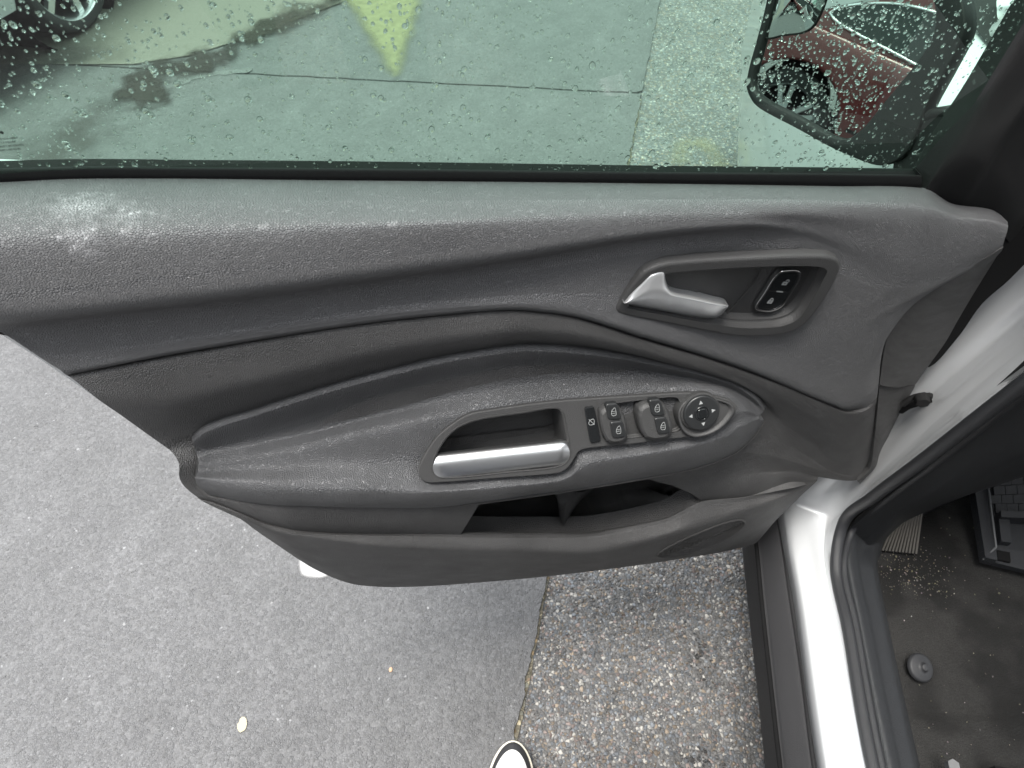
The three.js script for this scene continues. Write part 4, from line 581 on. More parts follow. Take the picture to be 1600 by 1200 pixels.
// exterior mirror on the outside of the door, in its own plane
const mir = new THREE.Group(); mir.name = 'exterior_mirror'; door.add(mir);
mir.matrixAutoUpdate = true;
{
  const o = [0.4292,1.02,-.1085], bx = [0.4067,0,.9135], by = [0.1931,.9774,-.086], bz = [-.8929,.2113,.3976];
  const m4 = new THREE.Matrix4().makeBasis(new THREE.Vector3(...bx), new THREE.Vector3(...by), new THREE.Vector3(...bz)); mir.quaternion.setFromRotationMatrix(m4); mir.position.set(...o);
  const gl = ring([[-.2205,.1291],[-.2121,.0922],[-.2049,.0529],[-.1992,.0166],[-.194,.0033],[-.1828,-.0037],[-.1207,-.0039],[-.0563,-.0007],[-.0447,.0129],[-.0338,.0535],[-.0237,.0985],[-.0222,.1173],[-.0289,.135],[-.0399,.1475],[-.0603,.1636],[-.0851,.1709],[-.1546,.1585]], 160);
  const ho = ring([[-.2357,.1344],[-.2195,.0899],[-.2125,.0502],[-.2077,.017],[-.2016,-.0021],[-.1901,-.0115],[-.177,-.0162],[-.1159,-.0156],[-.0467,-.0135],[-.0007,-.0041],[0.0142,.0165],[0.0081,.0623],[0.0069,.098],[0.0044,.1304],[-.0026,.1439],[-.014,.1558],[-.0391,.1753],[-.0807,.1863],[-.1625,.1715]], 160);
  const c = ho.reduce((a, p) => [a[0] + p[0] / 160, a[1] + p[1] / 160], [0, 0]), sc = (r, s, z) => r.map((p) => [c[0] + (p[0] - c[0]) * s, c[1] + (p[1] - c[1]) * s, z]);
  mesh('mirror_housing', skin([sc(gl, 1.0, -0.004), sc(gl, 1.0, 0.004), sc(gl, 1.015, 0.007), sc(ho, 0.985, 0.008), sc(ho, 1, 0.004), sc(ho, 1.0, -0.008), sc(ho, 0.97, -0.025), sc(ho, 0.82, -0.05), sc(ho, 0.5, -0.065)], { cap1: true }), M.shell, mir);
  const mg = mesh('mirror_glass', plate(grow(gl, -0.0005), { depth: 0.002, bevel: 0, top: 0 }), M.mirror, mir);
  const spot = ring([[-.2217,.1262],[-.2145,.0915],[-.2064,.0538],[-.1828,.0643],[-.1614,.0747],[-.153,.0837],[-.1505,.0991],[-.1522,.1153],[-.1633,.1453],[-.1968,.1433]], 80);
  mesh('spotter_mirror', (() => { const cc = spot.reduce((a, p) => [a[0] + p[0] / 80, a[1] + p[1] / 80], [0, 0]), rg = []; for (let k = 0; k < 10; k++) { const s = 0.985 - k * 0.1; rg.push(spot.map((p) => [cc[0] + (p[0] - cc[0]) * s, cc[1] + (p[1] - cc[1]) * s, 0.0008 + 0.006 * (1 - s * s)])); } return skin(rg); })(), M.mirror, mir);
  mesh('spotter_rim', tube(spot.map((p) => [p[0], p[1], 0.0009]), 0.0011, 120, true, 6), M.rubber, mir);
  const f = [[0.0069,-.0032],[0.0073,.06],[0.0447,.0726],[0.0799,.0683],[0.0798,-.0141],[0.0354,-.0165]];
  const fr = (z, s) => { const cc = [f.reduce((a, p) => a + p[0] / 6, 0), f.reduce((a, p) => a + p[1] / 6, 0)]; return ring(f, 60).map((p) => [cc[0] + (p[0] - cc[0]) * s, cc[1] + (p[1] - cc[1]) * s, z]); };
  mesh('mirror_arm', skin([fr(0.0, 0.8), fr(0.004, 0.95), fr(-0.004, 1), fr(-0.05, 1), fr(-0.06, 0.8)], { cap0: true, cap1: true }), M.shell, mir);
  const poly = grow(gl, -0.003), xs = gl.map((p) => p[0]), ys = gl.map((p) => p[1]), bb = [Math.min(...xs), Math.max(...xs), Math.min(...ys), Math.max(...ys)];
  drops(mg, 900, () => { const x = rr(bb[0], bb[1]), y = rr(bb[2], bb[3]); return inPoly(x, y, poly) && !inPoly(x, y, spot) ? [x, y] : null; }, () => 0.0005 + 0.00055 * -Math.log(1 - 0.97 * rnd()) * 0.8, 60, 'fine rain drops on the mirror glass', -1);
  const hang = [[-.1712,-.0149],[-.1648,-.0153],[-.1545,-.0154],[-.1469,-.0144],[-.1384,-.0153],[-.1257,-.015],[-.117,-.0149],[-.1095,-.0146],[-.0987,-.015],[-.0899,-.014],[-.0795,-.0144],[-.0688,-.0139],[-.06,-.0134],[-.0496,-.0129],[-.0397,-.0119],[-.029,-.0096],[-.0198,-.0079],[-.0107,-.0064],[-.0018,-.0048]];
  hang.forEach((p) => { const s = rr(0.0014, 0.0032), g = mesh('hanging_drop', new THREE.SphereGeometry(1, 12, 10), M.water, mir); g.position.set(p[0], p[1], rr(-0.004, 0.003)); g.scale.set(s, s * 1.15, s); });
}

// ---------------------------------------------------------------- the driver's own car (frame turned 10 degrees: x to the right, -z forward)
const car = thing('parked_car', 'silver car with its driver door open, bright painted sill and black footwell', 'car');
car.rotation.y = -10 * rad;
const J = (...a) => a.flat();
// painted sill and hinge pillar as one band from the rear of the sill round the corner and up
const inner = J([[0.4491,.425,-.0967],[0.4175,.425,-.2874],[0.4078,.425,-.4707],[0.4011,.425,-.5694]], [[0.406,.4695,-.6277]], [[0.412,.5719,-.6146],[0.412,.7214,-.5772],[0.412,.9247,-.5268],[0.412,1.0561,-.4937]]);
const band = loft([
  J([[0.4063,.36,-.0903],[0.3745,.36,-.2934],[0.3602,.36,-.5402],[0.3503,.36,-.6332]], [[0.3382,.37,-.7262]], [[0.3707,.5416,-.72]], [[0.4155,.7024,-.74],[0.4603,.8852,-.74],[0.4915,1.0251,-.74]]),
  J([[0.399,.395,-.0884],[0.3684,.395,-.285],[0.3559,.395,-.5168],[0.3479,.395,-.6087]], [[0.3435,.4,-.7022]], [[0.3912,.5364,-.715]], [[0.431,.7043,-.735],[0.4724,.8843,-.735],[0.5083,1.0149,-.735]]),
  J([[0.4006,.408,-.0884],[0.3705,.408,-.2827],[0.3587,.408,-.5066],[0.3523,.408,-.597]], [[0.3535,.412,-.6841]], [[0.4017,.5343,-.7]], [[0.4473,.7169,-.715],[0.4881,.8742,-.715],[0.5235,.9991,-.715]]),
  J([[0.4214,.415,-.092],[0.396,.415,-.2857],[0.3833,.415,-.4929],[0.377,.415,-.5865]], [[0.3833,.418,-.6674]], [[0.4143,.5168,-.69]], [[0.4607,.7171,-.7],[0.4967,.85,-.7],[0.5318,.9769,-.7]]),
  J([[0.4437,.413,-.096],[0.4142,.413,-.2893],[0.4032,.413,-.4823],[0.3965,.413,-.5799]], [[0.4068,.425,-.6603]], [[0.4239,.5234,-.672]], [[0.4481,.6767,-.672],[0.4878,.8528,-.672],[0.5212,.9785,-.672]]),
  J([[0.4444,.423,-.0959],[0.4143,.423,-.2872],[0.4043,.423,-.4737],[0.3981,.423,-.5709]], [[0.4137,.432,-.6527]], [[0.4262,.5289,-.655]], [[0.447,.6796,-.65],[0.4833,.8501,-.65],[0.5158,.975,-.65]]),
  inner,
], { n: 160, per: 8, mode: 'i' });
mesh('door_sill', band, M.paint, car);
mesh('sill_cladding', loft([
  [[0.3539,.2,-.0838],[0.3488,.2,-.3222],[0.3403,.2,-.4707],[0.3332,.2,-.5724],[0.3258,.2,-.6991],[0.3167,.2,-.8122]],
  [[0.3503,.33,-.0809],[0.3322,.33,-.2922],[0.3242,.33,-.4252],[0.3185,.33,-.5272],[0.3124,.33,-.6522],[0.3013,.33,-.7444]],
  [[0.3471,.345,-.0801],[0.3295,.345,-.2886],[0.3218,.345,-.4198],[0.3162,.345,-.5205],[0.3105,.345,-.6463],[0.2996,.345,-.7348]],
  [[0.3526,.347,-.081],[0.3342,.347,-.289],[0.3269,.347,-.4201],[0.3217,.347,-.5206],[0.3163,.347,-.6438],[0.3058,.347,-.7347]],
  [[0.3554,.35,-.0815],[0.3368,.35,-.2888],[0.3298,.35,-.4196],[0.3249,.35,-.5199],[0.3197,.35,-.6428],[0.3096,.35,-.7362]],
  [[0.3789,.363,-.0854],[0.3553,.363,-.2894],[0.3485,.363,-.4186],[0.3419,.363,-.5175],[0.334,.363,-.6384],[0.3251,.363,-.7349]],
  [[0.3951,.368,-.0882],[0.3649,.368,-.29],[0.359,.368,-.4189],[0.3523,.368,-.5172],[0.3442,.368,-.6375],[0.335,.368,-.7375]],
  [[0.4003,.362,-.0892],[0.3695,.362,-.2921],[0.3639,.362,-.4217],[0.3572,.362,-.5206],[0.3493,.362,-.6416],[0.3402,.362,-.7422]],
  [[0.4085,.362,-.0906],[0.3747,.362,-.293],[0.3686,.362,-.4225],[0.3612,.362,-.5213],[0.3525,.362,-.6422],[0.3436,.362,-.7428]],
], { n: 60, per: 4, mode: 'i' }), M.cladding, car);
mesh('cladding_edge_strip', tube([[0.345,.347,-.0797],[0.3289,.347,-.288],[0.3212,.347,-.4191],[0.3157,.347,-.5196],[0.3099,.347,-.6452],[0.299,.347,-.7335]], 0.0035, 60), M.rubber, car);
// rubber door seal: two beads and a lip following the opening
const sealPath = (dx, dy, dz) => inner.map((p) => [p[0] + dx, p[1] + dy, p[2] + dz]);
const sealO = J([[0.4517,.432,-.097],[0.4212,.432,-.2866],[0.4123,.432,-.4687],[0.4061,.432,-.5669]], [[0.41,.4724,-.6212]], [[0.412,.5794,-.6036],[0.412,.7263,-.568],[0.412,.9227,-.5228],[0.412,1.054,-.49]]);
const sealI = J([[0.4615,.432,-.0988],[0.4325,.432,-.2886],[0.4233,.432,-.4784],[0.4178,.432,-.5689]], [[0.436,.44,-.6312]], [[0.44,.5377,-.6208],[0.44,.6893,-.5883],[0.44,.8821,-.5492],[0.44,1.0232,-.5163]]);
mesh('door_seal', mergeGeometries([tube(sealO, 0.0085, 160, false, 12), tube(sealI, 0.0055, 160, false, 10)]), M.seal, car);
mesh('inner_sill_trim', loft([
  J([[0.4562,.425,-.098],[0.4306,.425,-.2897],[0.4225,.425,-.481],[0.4158,.425,-.572]], [[0.43,.4454,-.6295]], [[0.434,.5425,-.6169],[0.434,.6945,-.5848],[0.434,.8905,-.5429],[0.434,1.0296,-.5103]]),
  J([[0.4695,.436,-.1001],[0.4421,.436,-.2894],[0.4308,.436,-.4781],[0.4258,.436,-.5684]], [[0.45,.4236,-.6335]], [[0.456,.5166,-.6251],[0.456,.6663,-.5955],[0.456,.8557,-.5578],[0.456,1.0019,-.5249]]),
  J([[0.4831,.428,-.1026],[0.4554,.428,-.2935],[0.4453,.428,-.4838],[0.4404,.428,-.5716]], [[0.47,.3982,-.6401]], [[0.476,.4878,-.6342],[0.476,.6379,-.6013],[0.476,.821,-.5654],[0.476,.9727,-.5309]]),
  J([[0.4897,.42,-.104],[0.4631,.42,-.2965],[0.4534,.42,-.4884],[0.4475,.42,-.5746]], [[0.476,.3922,-.6385]], [[0.484,.478,-.6367],[0.484,.6279,-.6029],[0.484,.807,-.5683],[0.484,.961,-.5334]]),
  J([[0.5119,.405,-.1081],[0.4873,.405,-.3039],[0.4785,.405,-.4841],[0.475,.405,-.5812]], [[0.5,.3761,-.6512]], [[0.52,.4206,-.6708],[0.52,.5863,-.6227],[0.52,.7435,-.5799],[0.52,.9054,-.539]]),
  J([[0.5451,.345,-.115],[0.5223,.345,-.3226],[0.512,.345,-.5078],[0.5086,.345,-.6157]], [[0.5239,.34,-.6646]], [[0.5681,.335,-.7172],[0.6818,.335,-.8016]], [[0.8154,.34,-.905],[1.0477,.34,-1.0633]]),
  J([[0.5673,.3,-.1197],[0.5436,.3,-.3357],[0.5329,.3,-.5285],[0.5293,.3,-.6408]], [[0.5424,.3,-.686]], [[0.5855,.3,-.7371],[0.7023,.3,-.8224]], [[0.8431,.3,-.9313],[1.0823,.3,-1.0927]]),
], { n: 140, per: 6, mode: 'i' }), std({ color: C(0.016, 0.0175, 0.02), roughness: 0.5, bumpMap: grainBump, bumpScale: 0.0003 }), car);
// carpet, footwell and the rest of the cabin shell
const carpetTex = tex(1024, (x, y) => { const f = fbm(x / 32, y / 32, 6, 3, 32), g = hash(x, y, 5), h = hash(x >> 1, y >> 1, 6), d = smooth(0.5, 0.72, fbm(x / 128, y / 128, 4, 13, 8)); const b = (0.014 + 0.022 * g * h + 0.012 * f) * (1 + 2.4 * d); return [b * 0.38, b * 0.37, b * 0.355]; }, { channels: 3, tile: 0.7, srgb: true });
const carpetBump = tex(512, (x, y) => 0.6 * hash(x >> 1, y >> 1, 15) + 0.4 * fbm(x / 8, y / 8, 3, 4, 64), { tile: 0.16 });
const carpetM = std({ color: 0xffffff, map: carpetTex, roughness: 1, bumpMap: carpetBump, bumpScale: 0.007 });
{
  const g = new THREE.PlaneGeometry(0.9, 1.5, 180, 260); g.rotateX(-Math.PI / 2); g.translate(0.89, 0.318, -0.42); const p = g.attributes.position, uv = g.attributes.uv;
  for (let i = 0; i < p.count; i++) {
    const x = p.getX(i), z = p.getZ(i); let y = p.getY(i) + 0.02 * (fbm(x * 9, z * 9, 3, 12) - 0.5);
    const f = z + 0.41 + 0.16 * (x - 0.53); y += 0.018 * smooth(0.0, 0.05, f) - 0.012 * Math.exp(-((f / 0.012) ** 2)); // fold before the seat mount
    if (z < -0.86) y += 0.95 * (-0.86 - z); // toe board rises ahead of the pedals
    p.setY(i, y); uv.setXY(i, x, z);
  }
  g.computeVertexNormals(); mesh('footwell_carpet', g, carpetM, car);
}
mesh('dashboard', loft([[[0.46, 0.72, -0.86], [0.9, 0.72, -0.84], [1.7, 0.72, -0.86]], [[0.46, 0.7, -0.66], [0.9, 0.68, -0.62], [1.7, 0.7, -0.66]], [[0.46, 0.95, -0.6], [0.9, 0.98, -0.56], [1.7, 0.95, -0.6]], [[0.46, 1.03, -0.75], [0.9, 1.06, -0.75], [1.7, 1.03, -0.75]], [[0.46, 1.0, -1.25], [0.9, 1.02, -1.25], [1.7, 1.0, -1.25]]], { n: 30, per: 6, mode: 'i' }), M.dark, car);
mesh('firewall', box(0.5, 1.7, 0.3, 1.0, -1.3, -1.27), carpetM, car);
mesh('roof', loft([[[0.5, 1.56, -0.35], [0.5, 1.6, 0.6], [0.5, 1.58, 2.1]], [[0.62, 1.62, -0.38], [0.62, 1.66, 0.6], [0.62, 1.62, 2.1]], [[1.1, 1.65, -0.42], [1.1, 1.7, 0.6], [1.1, 1.65, 2.1]], [[1.6, 1.62, -0.38], [1.6, 1.66, 0.6], [1.6, 1.62, 2.1]], [[1.72, 1.56, -0.35], [1.72, 1.6, 0.6], [1.72, 1.58, 2.1]]], { n: 24, per: 5, mode: 'i' }), M.paint, car);
mesh('windscreen', fan([[0.5, 1.02, -1.2], [1.72, 1.02, -1.2], [1.62, 1.6, -0.42], [0.6, 1.6, -0.42]]), M.carGlass, car);
for (const x of [0.5, 1.72]) mesh('windscreen_pillar', tube([[x, 1.0, -1.1], [x + (x < 1 ? 0.03 : -0.03), 1.33, -0.72], [x + (x < 1 ? 0.05 : -0.05), 1.58, -0.36]], 0.03, 30), M.paint, car);
mesh('centre_pillar', loft([[[0.36, 0.4, 0.55], [0.38, 0.9, 0.58], [0.52, 1.58, 0.66]], [[0.33, 0.4, 0.62], [0.35, 0.9, 0.65], [0.5, 1.58, 0.7]], [[0.36, 0.4, 0.72], [0.38, 0.9, 0.74], [0.52, 1.58, 0.78]]], { n: 16, per: 4, mode: 'i' }), M.paint, car);
mesh('front_seat', mergeGeometries([box(0.62, 1.12, 0.42, 0.6, -0.05, 0.5), box(0.64, 1.1, 0.55, 1.25, 0.42, 0.6)]), M.dark, car);
mesh('rear_door', loft([[[0.3, 0.36, 0.66], [0.3, 0.36, 1.7]], [[0.29, 0.7, 0.66], [0.29, 0.7, 1.75]], [[0.3, 1.0, 0.66], [0.31, 1.03, 1.8]], [[0.36, 1.08, 0.66], [0.37, 1.12, 1.8]]], { n: 12, per: 5, mode: 'i' }), M.paint, car);
mesh('fender', loft([
  [[0.36, 0.22, -0.74], [0.35, 0.22, -1.1], [0.35, 0.22, -1.55], [0.36, 0.24, -2.4]],
  [[0.315, 0.34, -0.74], [0.31, 0.36, -1.1], [0.3, 0.38, -1.6], [0.33, 0.4, -2.4]],
  [[0.3, 0.6, -0.74], [0.295, 0.62, -1.1], [0.29, 0.64, -1.6], [0.33, 0.6, -2.4]],
  [[0.3, 0.84, -0.74], [0.3, 0.83, -1.1], [0.31, 0.81, -1.6], [0.37, 0.72, -2.4]],
  [[0.33, 0.97, -0.74], [0.34, 0.94, -1.1], [0.36, 0.9, -1.6], [0.45, 0.78, -2.4]],
  [[0.42, 1.03, -0.8], [0.44, 1.0, -1.1], [0.47, 0.95, -1.6], [0.6, 0.83, -2.4]],
  [[0.6, 1.05, -1.0], [0.62, 1.03, -1.2], [0.66, 0.98, -1.6], [0.75, 0.86, -2.4]],
], { n: 40, per: 8, mode: 'i' }), M.paint, car);
mesh('bonnet', loft([[[0.604, 1.052, -1.02], [0.66, 0.984, -1.6], [0.75, 0.864, -2.4]], [[1.1, 1.08, -1.1], [1.1, 1.03, -1.6], [1.1, 0.92, -2.45]], [[1.6, 1.05, -1.02], [1.54, 0.98, -1.6], [1.45, 0.86, -2.4]]], { n: 30, per: 8, mode: 'i' }), M.paint, car);
mesh('underbody', box(0.42, 1.7, 0.2, 0.28, -2.3, 2.2), M.rubber, car);
// hinge check link and bolt on the pillar
{
  const h = [[0.4286,.7031,-.68],[0.4434,.7146,-.68]], b = [[0.4271,.7254,-.665]][0], l = mesh('check_link', tube([[0.4235,.6726,-.69],[0.4293,.6853,-.69],[0.4364,.6925,-.69],[0.4429,.7008,-.69],[0.4516,.7055,-.69]], 0.007, 24), M.rubber, car);
  const n = new THREE.CylinderGeometry(0.0085, 0.0095, 0.012, 6); n.rotateX(Math.PI / 2); const o = mesh('hinge_bolt', n, M.dark, car); o.position.set(b[0], b[1], b[2]);
  mesh('link_bracket', tube([[0.414,.7006,-.675],[0.4201,.7157,-.675],[0.4292,.723,-.675],[0.4415,.7243,-.675]], 0.004, 24), M.dark, car);
}
// ridged footrest
{
  const p = [...[[0.5761,.4,-.7293]], ...[[0.5807,.335,-.6675]], ...[[0.5205,.335,-.6641]], ...[[0.5261,.4,-.6957]]], lerp = (a, b, t) => a.map((v, k) => v + (b[k] - v) * t);
  const base = [p[0], p[1], p[2], p[3]], P = base.flat(), fr = mesh('footrest', geom(P, [0, 0, 0, 1, 1, 1, 1, 0], [0, 1, 2, 0, 2, 3]), M.dark, car), gs = [];
  for (let i = 0; i <= 11; i++) { const a = lerp(p[0], p[3], i / 11), b = lerp(p[1], p[2], i / 11); a[1] += 0.003; b[1] += 0.003; gs.push(tube([a, lerp(a, b, 0.5), b], 0.0022, 10, false, 5)); }
  mesh('tread_ribs', mergeGeometries(gs), std({ color: C(0.085, 0.08, 0.072), roughness: 0.8 }), fr);
}
{ // mat fixing button
  const c = [[0.5543,.335,-.4709]][0], g = new THREE.LatheGeometry([[0, 0.011], [0.0045, 0.011], [0.006, 0.009], [0.006, 0.006], [0.009, 0.005], [0.018, 0.003], [0.021, 0.001], [0.021, -0.004]].map((p) => new THREE.Vector2(p[0], p[1])), 40), o = mesh('mat_button', g, std({ color: C(0.022, 0.023, 0.026), roughness: 0.6 }), car); o.position.set(...c); o.rotation.set(0.25, 0, -0.3);
}
mesh('seat_rail', mergeGeometries([box(0.6, 0.72, 0.33, 0.39, -0.33, 0.3)]), M.rubber, car);
{ const c = [[0.5412,.395,-.3178]][0], o = mesh('rail_bolt', new THREE.CylinderGeometry(0.008, 0.009, 0.01, 6), M.satin, car); o.position.set(...c); }
{ // crumbs on the carpet
  const g = new THREE.IcosahedronGeometry(1, 0), N = 620, im = new THREE.InstancedMesh(g, std({ roughness: 0.9 }), N), m = new THREE.Matrix4(), q = new THREE.Quaternion(), e = new THREE.Euler(), heap = [[0.5525,.33,-.6423],[0.591,.33,-.655]], h0 = heap[0];
  for (let i = 0; i < N; i++) {
    const near = i < 300, x = near ? h0[0] + (rr(-1, 1) + rr(-1, 1)) * 0.045 + 0.02 : rr(0.5, 1.0), z = near ? h0[2] + (rr(-1, 1) + rr(-1, 1)) * 0.028 : rr(-0.85, -0.2), s = rr(0.0004, 0.0011) * (rnd() < 0.06 ? 1.8 : 1), f = z + 0.41 + 0.16 * (x - 0.53);
    e.set(rr(0, 6), rr(0, 6), rr(0, 6)); q.setFromEuler(e); m.compose(new THREE.Vector3(x, 0.321 + 0.02 * (fbm(x * 9, z * 9, 3, 12) - 0.5) + 0.018 * smooth(0, 0.05, f), z), q, new THREE.Vector3(s * rr(1, 1.8), s, s)); im.setMatrixAt(i, m);
    const b = rr(0.04, 0.22) * (rnd() < 0.08 ? 1.8 : 1); im.setColorAt(i, C(b, b * rr(0.8, 1), b * rr(0.55, 0.95)));
  }
  im.name = 'carpet_crumbs'; im.userData = { kind: 'stuff', label: 'grit and crumbs on the carpet' }; car.add(im);
}
// rubber floor mat that has slid towards the pedals
{
  const mat = thing('floor_mat', 'black rubber tray mat with moulded ridges lying in the footwell', 'floor mat'); mat.rotation.y = -10 * rad;
  const rubberM = std({ color: C(0.016, 0.0175, 0.021), roughness: 0.45, bumpMap: grainBump, bumpScale: 0.0003 });
  const A = [[0.6537,.42,-.7844],[0.6741,.42,-.8011],[0.8287,.42,-.9464]], B = [[0.6804,.35,-.6656],[0.7082,.35,-.7016],[0.8085,.35,-.7072],[0.7924,.35,-.652]];
  const o00 = [[0.6658,.4,-.7968]][0], o01 = [[0.6791,.352,-.6644]][0], o10 = [[0.9481,.4,-.8817]][0], o11 = [[0.8944,.352,-.6412]][0];
  const P = (s, t, dy = 0) => [0, 1, 2].map((k) => (o00[k] * (1 - s) + o10[k] * s) * (1 - t) + (o01[k] * (1 - s) + o11[k] * s) * t + (k === 1 ? dy : 0));
  const quad = (s0, s1, t0, t1, y, th) => { const a = [P(s0, t0, y), P(s1, t0, y), P(s1, t1, y), P(s0, t1, y)], b = a.map((p) => [p[0], p[1] - th, p[2]]); const v = [...a, ...b].flat(); return geom(v, [0, 0, 1, 0, 1, 1, 0, 1, 0, 0, 1, 0, 1, 1, 0, 1], [0, 3, 1, 1, 3, 2, 4, 5, 7, 5, 6, 7, 0, 1, 4, 1, 5, 4, 1, 2, 5, 2, 6, 5, 2, 3, 6, 3, 7, 6, 3, 0, 7, 0, 4, 7]).toNonIndexed(); };
  const flat = (g) => { g.computeVertexNormals(); return g; };
  mesh('mat_base', flat(quad(0, 1, 0, 1, 0, 0.008)), rubberM, mat);
  mesh('rim', flat(mergeGeometries([quad(0, 0.085, 0, 1, 0.012, 0.012), quad(0.085, 1, 0.82, 1, 0.003, 0.006)])), rubberM, mat);
  mesh('rim_edge', mergeGeometries([tube([P(0.085, 0, 0.013), P(0.085, 0.5, 0.013), P(0.085, 0.86, 0.013)], 0.0016, 20), tube([P(0.085, 0.86, 0.013), P(0.04, 0.93, 0.01), P(0, 1, 0.004)], 0.0016, 12)]), std({ color: C(0.1, 0.105, 0.11), roughness: 0.5 }), mat);
  for (let r = 0; r < 4; r++) for (let k = 0; k < 9; k++) { const s0 = 0.11 + k * 0.075 + (r % 2) * 0.03, t0 = 0.04 + r * 0.1; mesh('tread_block', flat(quad(s0, s0 + 0.071, t0, t0 + 0.095, 0.0025, 0.0025)), rubberM, mat); }
  mesh('heel_recess', flat(mergeGeometries([quad(0.13, 0.9, 0.47, 0.54, 0.02, 0.02), quad(0.13, 0.2, 0.54, 0.78, 0.012, 0.012)])), rubberM, mat);
  mesh('mat_clip', flat(quad(0.1, 0.19, 0.87, 0.97, 0.008, 0.008)), M.rubber, mat);
}

// ---------------------------------------------------------------- other parked cars
function makeWheel(parent, x, y, z, R, side, K = 0.72, name = 'wheel') {
  const w = new THREE.Group(); w.name = name; parent.add(w); w.position.set(x, y, z); w.rotation.y = side > 0 ? 0 : Math.PI; // wheel faces +x
  const t = new THREE.LatheGeometry([[R * K, -0.1], [R * 0.9, -0.11], [R * 0.97, -0.095], [R, -0.06], [R, 0.06], [R * 0.97, 0.095], [R * 0.9, 0.11], [R * K, 0.1]].map((p) => new THREE.Vector2(p[0], p[1])), 56); t.rotateZ(-Math.PI / 2); mesh('tyre', t, M.tyre, w);
  const gs = []; const rim = new THREE.LatheGeometry([[R * K, -0.09], [R * (K - 0.02), 0.02], [R * (K - 0.04), 0.085], [R * K, 0.1]].map((p) => new THREE.Vector2(p[0], p[1])), 56); rim.rotateZ(-Math.PI / 2); gs.push(rim.toNonIndexed());
  for (let k = 0; k < 10; k++) { const a = (k / 10) * Math.PI * 2 + (k % 2 ? 0.12 : -0.12), b = new THREE.BoxGeometry(0.022, R * (K - 0.12), 0.034); b.translate(0.06, R * (K + 0.04) / 2, 0); b.rotateX(a); gs.push(b.toNonIndexed()); }
  const hub = new THREE.CylinderGeometry(R * 0.16, R * 0.18, 0.05, 24); hub.rotateZ(Math.PI / 2); hub.translate(0.06, 0, 0); gs.push(hub.toNonIndexed());
  mesh('rim', mergeGeometries(gs), M.satin, w);
  const disc = new THREE.CylinderGeometry(R * 0.6, R * 0.6, 0.02, 32); disc.rotateZ(Math.PI / 2); mesh('brake_disc', disc, M.rubber, w);
}
